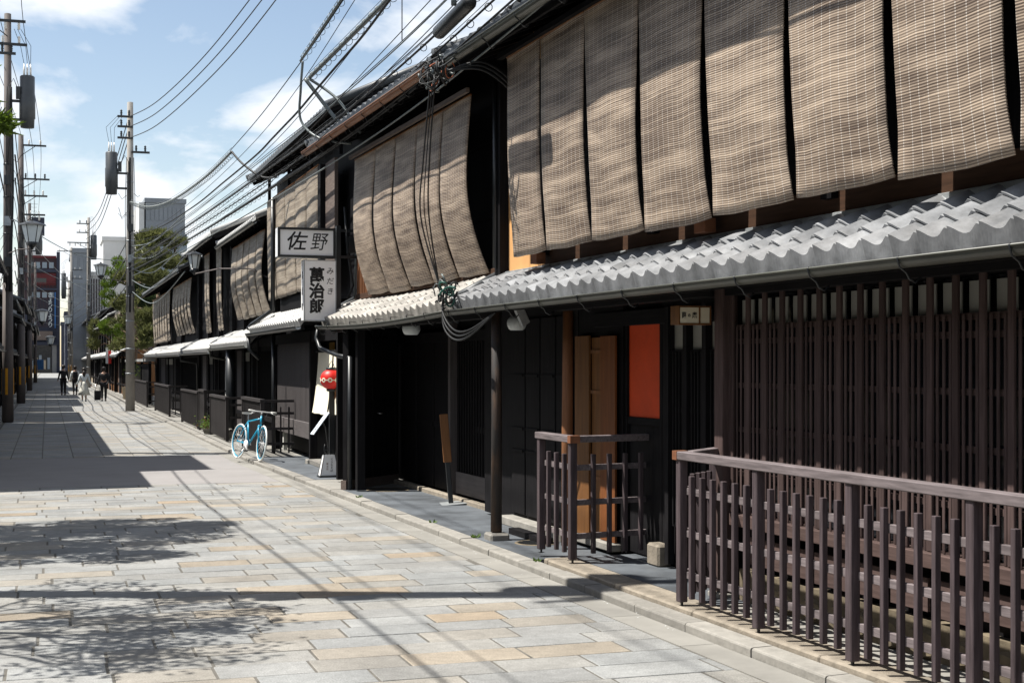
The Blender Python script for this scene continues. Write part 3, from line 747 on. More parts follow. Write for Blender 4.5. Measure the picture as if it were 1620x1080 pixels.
hb('corner_post', 'wood_black', H2, .29, .41, 20.08, 20.20, .08, 2.45, ch=.005)
hb('ceiling', 'wood_black_h', H2, .3, 1.6, 15.2, 21.85, 2.56, 2.59)
hb('side_wall', 'wood_black', H2, .4, 3.0, 21.8, 21.9, .1, 2.6)
pent_roof(H2, 15.1, 21.75, .165, 2.56, .69, 2.86, 'tile_warm', rows=3, pitch=.262, sag=.05)
gutter(H2, 15.1, 21.85, .11, 2.475, 'gutter', sag=.05, step=.75)
MB().tube([(.11, 21.84, 2.45), (.08, 21.86, 2.3), (.10, 21.7, 2.14), (.22, 21.0, 2.02), (.25, 20.36, 1.98)], .035, 8).build('downpipe_elbow', 'metal_black', H2)
MB().tube([(.25, 20.36, 2.0), (.25, 20.36, .08)], .036, 8).build('downpipe', 'metal_black', H2)
# upper floor of house 2
hb('upper_wall', 'wood_black', H2, .72, .9, 15.02, 21.75, 2.87, 5.48)
hb('rear_wall', 'wood_black', H2, 6.0, 6.2, 15.1, 21.9, .05, 5.2); hb('party_wall', 'wood_black', H2, 1.5, 6.0, 16.7, 16.8, .05, 5.2); hb('party_wall', 'wood_black', H2, .9, 6.0, 21.8, 21.9, 2.6, 5.4)
hb('upper_sill', 'wood_sill', H2, .62, .72, 15.02, 21.6, 2.88, 2.96, ch=.004)
for s in (15.1, 17.3, 19.5): 
    hb('upper_stile', 'wood_black', H2, .70, .719, s, s + .12, 2.96, 5.1)
for z in (3.55, 4.4): hb('upper_rail', 'wood_black_h', H2, .704, .718, 15.1, 20.6, z, z + .09)
for k in range(9): hb('window_slat', 'wood_orange', H2, .62, .65, 20.62 + k * .1, 20.65 + k * .1, 2.96, 3.7)
hb('slat_panel_back', 'wood_brown', H2, .66, .70, 20.58, 21.55, 2.96, 3.7)
upper_roof(H2, 15.2, 21.8, -.02, 5.22, 'tile_dark', depth=3.0, overs=.08)
gutter(H2, 15.25, 21.95, -.08, 5.16, 'gutter_copper', r=.06)
hb('blind_rail', 'wood_worn', H2, .30, .34, 15.1, 20.65, 4.9, 4.95)
s2 = [20.6, 19.4, 18.35, 17.3, 16.25, 15.18]
for i in range(5):
    blind(s2[i] - .004, s2[i + 1] + .004, .38, 4.88, .58, 2.90 + rnd.uniform(-.01, .02), 'curved reed blind of the black fronted house, %s panel from its far left end' % ORD[i], 'reed blinds on the black fronted house', narrow=.92, bulge=.10)

# ------------------------------------------------------------------ generic row house in plain world coordinates
def lattice(P, t, s0, s1, z0, z1, n, mat='wood_black', z_mid=(.5,), w=.03, single=False):
    d = (s1 - s0) / n; m = MB()
    for i in range(n + 1): m.box(t - (.008 if w > .06 else .02), t + (.008 if w > .06 else .02), s0 + i * d - w / 2, s0 + i * d + w / 2, z0, z1)
    for k in z_mid: m.box(t + .0, t + .03, s0, s1, z0 + (z1 - z0) * k - .025, z0 + (z1 - z0) * k + .025)
    m.build('lattice', mat, P, kind='stuff')
def row_house(label, fr, X, s0, s1, ze=5.0, zp=2.2, over=.5, xe=None, blinds=(), bl_mat='sudare_grey', tile='tile_light', facade='wood_black', upper='wood_black', pent=True,
              lat=True, slope=.42, pent_tiles=False, bz=(2.85, 4.85), far=False, group=None, blab='', bulge=.05, roof='tile_dark', gmat='metal_black', depth=3.2, storeys=2):
    P = thing('machiya_house', label, 'house', (X, (s0 + s1) / 2, 0), fr, group)
    e = (xe if xe is not None else X - over)
    hb('lower_wall', facade, P, X + .02, X + 3.6, s0, s1, .05, zp + .4)
    hb('upper_wall', upper, P, X + .06, X + 3.6, s0, s1, zp + .4, ze + .25)
    for s in ([s0 + .06, s1 - .06] + [s0 + (s1 - s0) * k / 3 for k in (1, 2)]):
        hb('post', 'wood_black', P, X - .06, X + .06, s - .06, s + .06, .05, ze)
    hb('cross_beam', 'wood_black_h', P, X - .03, X + .08, s0, s1, zp + .02, zp + .2)
    hb('sill_beam', 'wood_black_h', P, X - .05, X + .06, s0, s1, .6, .7)
    if lat:
        a, b = sorted((s0, s1)); L = b - a
        lattice(P, X - .0, a + .15, a + L * .48, .72, zp - .1, int(L * .33 / .11) + 2, 'wood_lattice' if lat == 2 else 'wood_black', (.3, .65))
        hb('door_panel', 'wood_black', P, X + .0, X + .03, a + L * .56, a + L * .74, .1, zp - .05); hb('transom_pane', 'paper', P, X - .01, X + .015, a + L * .57, a + L * .73, zp - .32, zp - .1)
        hb('door_panel', 'wood_grey', P, X + .0, X + .03, a + L * .78, a + L * .9, .1, zp - .05)
    a, b = min(s0, s1), max(s0, s1)
    if pent:
        pent_roof(P, a + .05, b - .05, X - .58, zp + .08, X, zp + .42, tile, rows=3, pitch=.265, individual=False, end=True)
        gutter(P, a, b, X - .64, zp + .01, gmat, brackets=False)
        if not far:
            MB().tube([(X - .02, a + .03, zp + .5), (X - .6, a + .03, zp + .16)], .05, 8).build('verge_tile', 'tile_dark', P)
            MB().tube([(X - .64, b - .05, zp), (X - .62, b - .02, zp - .2), (X - .1, b - .06, zp - .3), (X - .08, b - .06, .1)], .04, 6).build('downpipe', gmat, P)
    upper_roof(P, a, b, e, ze + .05, roof, slope=slope, depth=depth, overs=.06, rafters=not far)
    gutter(P, a, b, e - .06, ze, gmat, brackets=False, r=.055)
    for i, (p, q) in enumerate(blinds):
        pass
    return P
def blinds_on(fr, X, spans, zt, zb, lab, grp, mat='sudare_grey', bulge=.14, narrow=.9, tb=.25):
    spans = sorted(spans, key=lambda p: -max(p))
    for i, (p, q) in enumerate(spans):
        blind(q - .004, p + .004, X, zt, X + tb, zb + rnd.uniform(-.02, .02), lab % ORD[i], grp, fr=fr, mat=mat, bulge=bulge, narrow=narrow)
def spans(a, b, n): return [(a + (b - a) * i / n, a + (b - a) * (i + 1) / n) for i in range(n)]

# house 3 (behind the two hanging signs): taller, set back a little
H3 = thing('machiya_house', 'tall dark townhouse behind the hanging white signs, cloth curtain and red lantern at its door', 'house', (4.65, 27, 0))
x = 4.65
hb('back_wall', 'wood_black', H3, x + .3, x + 3.4, 22.4, 31.0, .1, 5.6)
lattice(H3, x, 26.05, 30.2, .80, 2.28, 30, 'wood_grey', (.0, .5, 1.0), w=.095)
hb('lattice_backing', 'wood_black', H3, x + .03, x + .06, 26.0, 30.25, .78, 2.3)
hb('sill_board', 'wood_grey_h', H3, x - .05, x + .05, 25.98, 30.28, .50, .80, ch=.006)
hb('corner_post', 'wood_black', H3, x - .08, x + .06, 25.9, 26.02, .08, 2.5, ch=.005)
hb('post_stone', 'stone', H3, x - .14, x + .1, 25.84, 26.08, .05, .15, ch=.015)
hb('side_post', 'wood_black', H3, x - .06, x + .06, 30.3, 30.42, .08, 5.4)
hb('under_leg', 'plaster_white', H3, x + .02, x + .1, 29.6, 29.72, .1, .5)
hb('head_beam', 'wood_black_h', H3, x - .06, x + .1, 22.4, 31.0, 2.3, 2.5)
for z in (2.62, 2.72): hb('fascia_board', 'wood_black_h', H3, x - .02, x + .02, 22.4, 31, z, z + .06)
# door with noren
hb('door_panel', 'wood_black', H3, x + .25, x + .3, 22.5, 25.9, .1, 2.3)
for k in range(9): hb('door_slat', 'wood_black', H3, x + .2, x + .23, 23.0 + k * .3, 23.04 + k * .3, .3, 2.1)
hb('door_transom', 'gold', H3, x + .2, x + .22, 25.1, 25.5, 2.14, 2.28)
hb('doorstep', 'stone', H3, x - .1, x + .3, 22.9, 25.85, .06, .16, ch=.015)
pent_roof(H3, 24.6, 31.0, 4.18, 2.62, 4.62, 2.92, 'tile_light', rows=3, pitch=.265, individual=False)
gutter(H3, 24.6, 31.1, 4.13, 2.54, 'metal_black', brackets=False, r=.06)
MB().tube([(4.13, 31.05, 2.5), (4.15, 31.0, 2.2), (4.35, 30.9, 2.0)], .04, 8).build('downpipe', 'metal_black', H3)
MB().tube([(4.4, 29.28, 5.3), (4.4, 29.28, 3.0), (4.2, 30.9, 2.75), (4.14, 31.1, 2.66)], .045, 8).build('downpipe', 'metal_black', H3)
MB().tube([(4.4, 29.2, 2.5), (4.4, 29.2, .05)], .04, 8).build('downpipe', 'metal_black', H3)
hb('window_box', 'wood_black', H3, x - .1, x + .2, 25.0, 29.2, 2.95, 3.22)
hb('upper_board_wall', 'wood_worn', H3, 4.5, 4.56, 23.2, 24.0, 3.3, 5.3)
hb('upper_post', 'wood_black', H3, 4.42, 4.54, 24.05, 24.3, 2.9, 5.3)
upper_roof(H3, 22.0, 30.9, 4.15, 5.84, 'tile_dark', depth=3.0, overs=.1, slope=.45)
hb('upper_wall', 'wood_black', H3, 4.75, 5.0, 22.0, 31.0, 3.0, 5.85)
for s in (22.8, 25.5, 28.0, 30.6): hb('eave_bracket', 'wood_black', H3, 4.5, 4.56, s, s + .06, 5.3, 5.9)
blinds_on('W', 4.45, spans(24.4, 30.4, 5), 5.32, 3.24, 'flat grey-brown blind above the hanging signs, %s strip from its left end', 'blinds of the tall house behind the signs', mat='sudare_grey', bulge=.03, narrow=.985, tb=.02)

# houses 4, 5, 6 and onwards
row_house('dark townhouse with white edged eave just left of the hanging signs', 'W', 4.75, 31.2, 38.6, ze=5.0, zp=2.28, xe=4.35, tile='tile_light', roof='tile_light', over=.4, gmat='gutter')
blinds_on('W', 4.55, spans(31.5, 37.2, 5), 4.85, 3.02, 'curved grey blind of the house left of the signs, %s strip from its left end', 'curved grey blinds left of the signs', bulge=.14, narrow=.88, tb=.12)
row_house('dark townhouse with parted blinds and a small street lamp before it', 'W', 4.75, 38.75, 47.4, ze=5.3, zp=2.2, xe=4.2, tile='tile_light', roof='tile_light', over=.5)
blinds_on('W', 4.6, spans(40.1, 41.4, 2) + spans(43.2, 44.6, 2) , 5.2, 2.85, 'narrow parted blind behind the street lamp, %s strip from its left end', 'parted blinds behind the street lamp', bulge=.04, narrow=.8, tb=.06)
row_house('dark townhouse with two long striped blinds next to the pine trees', 'W', 4.75, 47.6, 66.0, ze=4.9, zp=2.18, xe=4.1, tile='tile_light', roof='tile_dark', over=.5)
blinds_on('W', 4.55, spans(48.2, 55.4, 6), 4.75, 2.95, 'right hand set of striped blinds by the pines, %s strip from its left end', 'striped blinds, right hand set', bulge=.12, narrow=.70, tb=.12)
blinds_on('W', 4.55, spans(57.0, 66.4, 7), 4.75, 2.8, 'left hand set of striped blinds by the pines, %s strip from its left end', 'striped blinds, left hand set', bulge=.04, narrow=.70, tb=.02)
hb('wall_post', 'plaster_white', bpy.data.objects['machiya_house.004'] if 'machiya_house.004' in bpy.data.objects else H3, 4.66, 4.69, 39.2, 39.75, .5, 2.1)
row_house('small brown townhouse with pale roof left of the pine trees', 'W', 4.3, 84, 95, ze=5.6, zp=2.3, xe=3.8, facade='wood_brown', upper='wood_worn', tile='tile_light', far=True)
blinds_on('W', 4.05, spans(85, 92, 5), 5.4, 3.2, 'brown striped blind beyond the pine trees, %s strip from its left end', 'striped blinds beyond the pines', bulge=.2, narrow=.75)
for i, (a, b, zz, lab) in enumerate([(95.3, 108, 4.9, 'ochre walled townhouse with plain eave beyond the pines'), (108.3, 124, 5.6, 'dark townhouse behind the second right hand pole'), (124.5, 142, 4.6, 'low dark townhouse far down the right side'), (142.5, 165, 6.2, 'taller far townhouse on the right side of the street'), (165.5, 200, 5.2, 'farthest townhouse on the right side of the street')]):
    row_house(lab, 'W', 4.2, a, b, ze=zz, zp=2.3, xe=3.7, facade=('wood_brown', 'wood_black', 'wood_black', 'plaster_beige', 'wood_black')[i], upper=('plaster_beige', 'wood_black', 'wood_worn', 'wood_black', 'wood_black')[i], tile='tile_light', roof='tile_light' if i % 2 == 0 else 'tile_dark', far=True)
# garden fence below the pines
gf = thing('board_fence', 'dark board fence with a tiled cap under the pine trees', 'fence', (4.4, 75, 0))
for k in range(60): hb('board', 'wood_black', gf, 4.4, 4.43, 66.3 + k * .29, 66.57 + k * .29, .1, 1.9)
hb('fence_roof', 'tile_light', gf, 4.2, 4.65, 66.2, 83.8, 2.0, 2.12); hb('fence_rail', 'wood_black_h', gf, 4.36, 4.4, 66.3, 83.7, 1.75, 1.85)
for s in (66.4, 72, 78, 83.6): hb('post', 'wood_black', gf, 4.35, 4.48, s - .06, s + .06, .05, 2.0)

# ------------------------------------------------------------------ left row
def left_house(label, y0, y1, ze, xe=-1.0, zp=2.3, up='wood_black', far=True, roof='tile_dark', lo='wood_black'):
    row_house(label, 'L', .35, -y1, -y0, ze=ze, zp=zp, xe=(-1.6 - xe), facade=lo, upper=up, tile='tile_dark', roof=roof, far=far, lat=1)
Lh = [(23.5, 27.3, 4.6, 'low dark townhouse at the near end of the left row'), (27.4, 31.4, 7.4, 'three storey dark townhouse of the left row'),
      (31.5, 48.6, 4.6, 'long low dark townhouse behind the first left hand pole'), (49.4, 58.8, 3.9, 'narrow dark townhouse beyond the first left hand pole'),
      (59.6, 66.5, 3.6, 'low dark shop house before the second left hand pole'), (67.4, 80.5, 4.6, 'dark townhouse beside the second left hand pole'),
      (81.8, 92, 4.9, 'dark townhouse beyond the second left hand pole'), (93.2, 103, 4.2, 'dark townhouse before the third left hand pole'),
      (103.8, 122, 5.6, 'grey walled townhouse far down the left row'), (122.5, 150, 4.8, 'far dark townhouse of the left row'), (150.5, 200, 5.6, 'farthest townhouse of the left row')]
for i, (a, b, z, lab) in enumerate(Lh): left_house(lab, a, b, z + (.15 if i == 2 else 0), xe=(-1.0, -1.2, -1.3)[i] if i < 3 else -1.0, up='plaster_grey' if i in (3, 8) else 'wood_black')
gw = thing('garden_wall', 'low plaster garden wall at the left of the street', 'wall', (-2.4, 12, 0))
hb('wall_body', 'plaster_beige', gw, -2.6, -2.4, -4, 23.2, .02, 1.5); hb('coping', 'tile_dark', gw, -2.7, -2.3, -4, 23.2, 1.5, 1.6)
row_house('dark house added out of view behind the left garden wall to block sky light', 'L', 2.9, -22.6, 8.0, ze=5.4, zp=2.3, xe=2.75, far=True)  # unseen house, added to keep open sky light off the facades opposite

# ------------------------------------------------------------------ buildings in the distance
def block(label, cat, x0, x1, y0, y1, z1, wall, floors=6, cols=5, win='office_glass', wfrac=.6, z0=0., side=True, name='office_building'):
    P = thing(name, label, cat, ((x0 + x1) / 2, y0, 0)); hb('wall', wall, P, x0, x1, y0, y1, -.1, z1); H = (z1 - z0) / floors; W = (x1 - x0) / cols
    if win:
        for f in range(floors):
            for c in range(cols):
                hb('window', win, P, x0 + W * (c + .5 - wfrac / 2), x0 + W * (c + .5 + wfrac / 2), y0 - .05, y0 + .02, z0 + H * (f + .3), z0 + H * (f + .82))
    hb('parapet', wall, P, x0 - .15, x1 + .15, y0 - .15, y1 + .1, z1, z1 + .5)
    return P
b = block('grey gridded office tower above the pine trees', 'building', 10.85, 15.3, 170, 182, 20.6, 'office_grey', 7, 9, 'office_grey', .8)
hb('side_slab', 'office_white', b, 10.1, 10.69, 170.2, 182, 0, 20.6); hb('glass_base', 'office_glass', b, 10.9, 15.5, 169.6, 169.94, 10, 17.0)
block('pale concrete block with dark roof rim behind the pine trees', 'building', 6.6, 10.3, 184, 192, 17.2, 'office_white', 6, 3, None)
block('flat grey block rising left of the second right hand pole', 'building', 2.6, 4.6, 165, 180, 14.2, 'office_grey', 5, 3, 'office_grey')
p = block('pale block with vertical white ribs behind the bright pine pads', 'building', 3.75, 6.4, 168, 178, 11.8, 'office_white', 3, 3, None)
for k in range(9): hb('rib', 'mauve_wall', p, 3.82 + k * .285, 3.94 + k * .285, 167.9, 168.05, 4.0, 11.5)
block('white tower with dark top far left behind the red building', 'building', -4.6, -1.3, 320, 330, 31.5, 'office_white', 9, 2, 'office_glass', .3)
hb('top_box', 'navy_wall', bpy.data.objects['office_building.004'], -3.2, -.6, 319, 324, 29.5, 33)
mm = MB()
for (u, v) in ((-3.4, 0), (-2.6, .5)): mm.tube([(u, 321, 33), (u, 321, 37)], .04, 5); mm.tube([(u - .7, 321, 36), (u + .7, 321, 36)], .03, 4); mm.tube([(u - .5, 321, 35.3), (u + .5, 321, 35.3)], .03, 4)
mm.build('roof_antenna', 'metal_black', bpy.data.objects['office_building.004'])
# building closing the street
E_ = thing('end_building', 'dark navy and red building closing the far end of the street', 'building', (-.5, 300, 0)); y = 300.
hb('wall', 'navy_wall', E_, -5.5, 2.1, y, y + 10, 0, 14.8); hb('upper_wall', 'mauve_wall', E_, -5.5, 1.95, y + .1, y + 10, 14.8, 23.2)
hb('red_floor', 'red_wall', E_, -4, 1.6, y - .12, y + .08, 17.6, 20.0); hb('balcony_opening', 'glass_dark', E_, -2.6, -.2, y - .2, y - .11, 17.9, 19.0)
hb('roof_rim', 'red_wall', E_, -5.6, 1.7, y - .5, y + .2, 23.0, 23.5); hb('ledge', 'navy_wall', E_, -5.5, 2.2, y - .5, y, 20.2, 20.8); hb('ledge', 'navy_wall', E_, -5.5, 2.2, y - .5, y, 16.6, 17.0)
hb('corner_column', 'navy_wall', E_, 1.75, 2.4, y - .4, y + .4, 0, 24.3); hb('shop_sign', 'wood_worn', E_, -2.9, 1.0, y - .5, y - .2, 6.6, 8.4)
for k in range(14): hb('facade_rib', 'mauve_wall', E_, -3.6 + k * .28, -3.5 + k * .28, y - .1, y - .02, 9.2, 16.4)
hb('shop_opening', 'glass_dark', E_, -3.4, .8, y - .06, y - .01, 0, 5.6); hb('door_pillar', 'plaster_grey', E_, .9, 2.0, y - .3, y, 0, 5.6); hb('canopy', 'navy_wall', E_, -4, 2.2, y - .9, y - .01, 5.6, 6.2)
for f_ in range(2):
    for c_ in range(4): hb('window', 'office_glass', E_, -3.6 + c_ * 1.3, -2.7 + c_ * 1.3, y - .14, y - .02, 21.0 + f_ * -3.1 if f_ == 0 else 15.1, 22.2 if f_ == 0 else 16.2)
for c_ in range(5): hb('shop_window', 'plaster_beige' if c_ % 2 else 'office_glass', E_, -3.2 + c_ * .8, -2.7 + c_ * .8, y - .1, y - .07, .8, 2.6 + (c_ % 3) * .5)
for k in range(9): hb('railing_bar', 'red_wall', E_, -3.8 + k * .6, -3.7 + k * .6, y - .35, y - .3, 17.1, 18.0)
hb('railing', 'red_wall', E_, -4, 1.6, y - .36, y - .29, 18.0, 18.15)
hb('blade_sign', 'blue_sign', E_, 1.35, 1.6, y - .6, y - .3, 9.0, 16.2)
for i, ch in enumerate('きょうりょうり'): text(ch, 1.15, E_, (.55, 299.7, 15.6 - i * 1.0), (R(90), 0, 0), 'cloth_white', ext=.02)
block('dark building right of the far end of the street', 'building', 2.6, 9.0, 290, 300, 9.5, 'navy_wall', 3, 4, 'plaster_grey', .4)
block('ochre fronted building above the far right roofs', 'building', 2.7, 8.0, 240, 250, 9.8, 'navy_wall', 3, 4, 'gold', .3)

# ------------------------------------------------------------------ fences
fence('long slatted wooden fence with brown capped corner in front of the lattice', .205, [9.66, 8.53, 7.42, 6.30, 5.18, 4.06], .10, ret=(.66, 10.0, 4), capend=9.66)
fence('short slatted wooden fence guarding the entrance with red panel', .30, [12.02, 12.80], .103, ret=(1.36, 12.16, 5), n_slat=3, capend=11.96)
GF = 'slatted fences along the far townhouses'
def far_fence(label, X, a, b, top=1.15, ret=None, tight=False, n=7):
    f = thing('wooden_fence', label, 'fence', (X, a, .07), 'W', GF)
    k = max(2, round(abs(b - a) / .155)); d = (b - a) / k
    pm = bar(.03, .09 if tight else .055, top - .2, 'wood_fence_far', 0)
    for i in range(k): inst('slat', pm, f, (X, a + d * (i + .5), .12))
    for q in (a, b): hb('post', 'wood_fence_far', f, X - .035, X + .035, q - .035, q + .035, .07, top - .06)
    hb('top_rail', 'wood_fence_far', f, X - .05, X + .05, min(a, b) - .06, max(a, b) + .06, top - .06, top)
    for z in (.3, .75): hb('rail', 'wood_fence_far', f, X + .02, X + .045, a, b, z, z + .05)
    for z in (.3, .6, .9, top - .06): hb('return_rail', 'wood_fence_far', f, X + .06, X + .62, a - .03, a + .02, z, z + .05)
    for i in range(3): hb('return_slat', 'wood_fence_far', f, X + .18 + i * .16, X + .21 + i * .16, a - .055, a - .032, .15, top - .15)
far_fence('slatted fence behind the blue bicycle', 4.0, 28.0, 30.8, 1.2)
far_fence('tight slatted fence left of the round post', 4.02, 33.9, 37.3, 1.12, tight=True)
far_fence('narrow dark fence piece beside the orange flower pot', 4.0, 38.6, 40.0, 1.2, tight=True)
far_fence('slatted fence below the parted blinds', 4.02, 40.6, 45.6, 1.12)
far_fence('slatted fence right of the grey utility pole', 4.0, 50.2, 57.0, 1.15)
far_fence('slatted fence left of the grey utility pole', 3.98, 61.5, 71.0, 1.15, tight=True)
rp = thing('entrance_post', 'dark round post standing behind the kerb left of the bicycle', 'post', (4.26, 35.2, 0))
MB().tube([(4.26, 35.2, .05), (4.26, 35.2, 2.22)], .115, 12).build('shaft', 'metal_black', rp); MB().lathe([(.16, .04), (.15, .3), (.12, .32)], (4.26, 35.2, 0), 12).build('base', 'stone', rp)

# signs: hanging on a pole at the far end of house 2, square to the street
sx0, sy = 3.60, 21.55
S1 = thing('hanging_sign', 'wide white hanging sign with black frame and two brushed characters', 'sign', (sx0 + .5, sy, 3.6), 'W')
# measured in the plane square to the street at y = sy
def PX(u): a = (u - 810) / 2250; k = sy / (.9506 - .3105 * a); return (.3105 + .9506 * a) * k
def PZ(u, v): a = (u - 810) / 2250; k = sy / (.9506 - .3105 * a); return 1.9 + (575 - v) / 2250 * k
xa, xb = PX(438), PX(529); za, zb = PZ(480, 408), PZ(480, 361)
m = MB(); d = .11
m.box(xa, xb, sy - d, sy + d, za, za + .035).box(xa, xb, sy - d, sy + d, zb - .035, zb).box(xa, xa + .035, sy - d, sy + d, za + .035, zb - .035).box(xb - .035, xb, sy - d, sy + d, za + .035, zb - .035)
m.build('frame', 'metal_black', S1); hb('face', 'sign_white', S1, xa + .036, xb - .036, sy - d + .02, sy + d - .02, za + .036, zb - .036)
hb('end_plate', 'sign_white', S1, xa - .006, xa - .001, sy - d + .01, sy + d - .01, za + .01, zb - .01)
text('佐', .30, S1, (xa + (xb - xa) * .31, sy - d + .017, (za + zb) / 2), FACE, shear=.18, sx=1.05, off=.003); text('野', .29, S1, (xa + (xb - xa) * .70, sy - d + .017, (za + zb) / 2), FACE, shear=.2, sx=.9)
S2 = thing('hanging_sign', 'tall white vertical sign with bold black characters below the wide sign', 'sign', (PX(510), sy, 2.5), 'W')
xc, xd = PX(479), PX(530); zc, zd = PZ(505, 508), PZ(505, 412)
m = MB(); m.box(xc, xd, sy - d, sy + d, zc, zc + .012).box(xc, xd, sy - d, sy + d, zd - .012, zd).box(xc, xc + .012, sy - d, sy + d, zc + .012, zd - .012).box(xd - .012, xd, sy - d, sy + d, zc + .012, zd - .012)
m.build('frame', 'metal_grey', S2); hb('face', 'sign_white', S2, xc + .0125, xd - .0125, sy - d + .008, sy + d - .008, zc + .0125, zd - .0125)
hb('end_plate', 'sign_white', S2, xc - .006, xc - .001, sy - d + .01, sy + d - .01, zc + .01, zd - .01)
for i, ch in enumerate('萬治郎'): text(ch, .24, S2, (xc + (xd - xc) * .40, sy - d + .005, zd - .25 - i * .235), FACE, off=.009, sx=1.0)
for i, ch in enumerate('みだき'): text(ch, .115, S2, (xc + (xd - xc) * .80, sy - d + .005, zd - .17 - i * .155), FACE, shear=.15)
for i, ch in enumerate('萬治郎'): text(ch, .12, S2, (xc - .0075, sy, zd - .24 - i * .24), (R(90), 0, R(-90)), off=.003, sx=.7)
SP = thing('sign_post', 'dark steel bracket carrying the two hanging signs', 'sign bracket', (PX(536), sy, 2.6), 'W')
hb('upright', 'metal_black', SP, xd + .015, xd + .085, sy - .04, sy + .04, 2.6, zb + .05)
for z in (zb - .02, za + .03, zc + .2): hb('arm', 'metal_black', SP, xd + .086, xd + .42, sy - .02, sy + .02, z - .02, z + .02)
hb('brace', 'metal_black', SP, xd + .42, xd + .46, sy - .03, sy + .03, 2.8, 4.9)
hb('junction_box', 'metal_black', SP, xd + .2, xd + .3, sy - .06, sy + .06, 3.6, 3.85)
MB().tube([(xd + .15, sy - .01, 4.3), (xd + .2, sy, 3.6), (xd + .28, sy, 3.1), (xd + .2, sy, 2.9)], .02, 6).build('conduit', 'cable', SP); MB().tube([(xd + .3, sy - .03, 4.4), (xd + .33, sy, 3.7), (xd + .3, sy, 2.9)], .014, 6).build('conduit', 'wire_grey', SP)

# small paper lantern sign at the entrance of house 1
L1 = thing('lantern_sign', 'small cream lantern sign in thin wood frame beside the corner post', 'sign', (.38, 10.02, 2.2), 'N')
s = 10.05; a, b, z0, z1 = .34, .62, 2.20, 2.345
for q in ((a, a + .012, z0, z1), (b - .012, b, z0, z1), (a + .012, b - .012, z0, z0 + .012), (a + .012, b - .012, z1 - .012, z1), (a + .175, a + .187, z0 + .012, z1 - .012)):
    hb('frame_strip', 'wood_board', L1, q[0], q[1], s - .07, s + .07, q[2], q[3])
hb('paper_box', 'paper_sign', L1, a + .0125, b - .0125, s - .064, s + .064, z0 + .0125, z1 - .0125)
hb('side_bracket', 'metal_black', L1, b, b + .04, s - .02, s + .02, z0 + .04, z1 - .02)
for i, ch in enumerate('葭の庵'): text(ch, (.05, .03, .05)[i], L1, (a + .048 + i * .045, s - .0655, z0 + .07), FACE, off=.001, sx=.8)

# globe lamps and camera below the eaves
def globe(label, t, s, z, r):
    o = thing('globe_lamp', label, 'lamp', (t, s, z), 'N', 'white lamps under the eaves')
    MB().lathe([(r * .62, -r * .72), (r * .8, -r * .6), (r * .97, -r * .25), (r, 0), (r * .95, r * .3), (r * .7, r * .62), (r * .5, r * .72)], (t, s, z), 20).build('shade', 'lamp_glass', o)
    MB().lathe([(r * .5, r * .72), (r * .5, r * .9), (.02, r * .95), (.02, r * 2.2)], (t, s, z), 10).build('mount', 'metal_black', o)
globe('round white lamp hanging under the eave beside the black wing wall', .5, 18.0, 2.36, .12)
globe('round white lamp hanging behind the weathered post', .62, 14.35, 2.33, .105)
fl = own('floodlight', 'slim grey floodlight tilted under the eave by the round lamp', 'lamp', (.45, 13.75, 2.40), 'N', rot=(R(25), R(-35), 0))
hb('housing', 'metal_grey', fl, -.05, .05, -.025, .025, -.13, .13, ch=.008); hb('bracket', 'metal_black', fl, -.015, .015, .026, .05, -.02, .14)

# leaning notice board before the black doors
ns = own('notice_post', 'black post with tilted brown board standing before the black doors', 'sign', (1.02, 17.93, .066), 'N', rot=(0, R(-5), R(-12)))
hb('base_plate', 'metal_grey', ns, -.25, .25, -.2, .2, 0, .012, ch=.004)
MB().box(-.03, .03, -.035, .035, .012, .95, .005).build('post', 'metal_black', ns)
MB().box(-.055, .055, -.06, -.036, .55, 1.18, .006).build('board', 'wood_brown', ns)

# noren curtain, red lantern, menu and floor sign at house 3
nr = thing('noren_curtain', 'cream split cloth curtain with brown crest in the doorway beside the lattice', 'curtain', (4.62, 25.2, 2.2))
def cloth(a, b, z0, z1, tilt):
    vs = []; nx, nz = 10, 10
    for back in (0, 1):
        for j in range(nz + 1):
            for i in range(nx + 1):
                f = j / nz; s = a + (b - a) * i / nx
                vs.append((4.66 - .13 * f ** 1.4 * tilt + .025 * math.sin(i * 1.3 + f * 2) * f + .006 * back, s, z1 + (z0 - z1) * f))
    K = (nx + 1) * (nz + 1); fs = []
    for j in range(nz):
        for i in range(nx):
            q = j * (nx + 1) + i; fs += [(q, q + 1, q + nx + 2, q + nx + 1), (K + q + nx + 1, K + q + nx + 2, K + q + 1, K + q)]
    return MB().add(vs, fs, True)
cloth(24.2, 25.55, 1.02, 2.10, 1).build('cloth_panel', 'cloth', nr); cloth(22.7, 24.08, 1.05, 2.10, .9).build('cloth_panel', 'cloth', nr)
MB().tube([(4.655, 22.6, 2.115), (4.655, 25.75, 2.115)], .018, 8).build('rod', 'wood_black', nr)
cr_ = MB()
for rr in (.13, .2): cr_.tube([(4.515, 23.35 + rr * math.cos(k * math.pi / 10), 1.5 + rr * math.sin(k * math.pi / 10)) for k in range(20)], .012, 4, closed=True)
for k in range(8): cr_.tube([(4.515, 23.35 + .13 * math.cos(k * math.pi / 4), 1.5 + .13 * math.sin(k * math.pi / 4)), (4.515, 23.35 + .2 * math.cos(k * math.pi / 4), 1.5 + .2 * math.sin(k * math.pi / 4))], .01, 4)
cr_.build('crest', 'wood_brown', nr)
rl = own('red_lantern', 'round red paper lantern with pale ring pattern by the doorway curtain', 'lantern', (4.46, 23.25, 1.64))
prof = []
for k in range(25):
    a = -math.pi / 2 + math.pi * k / 24; rib = .0035 * (k % 2); prof.append((max(.07, .185 * math.cos(a) ** .8 if math.cos(a) > 1e-6 else .07) + rib, .165 * math.sin(a)))
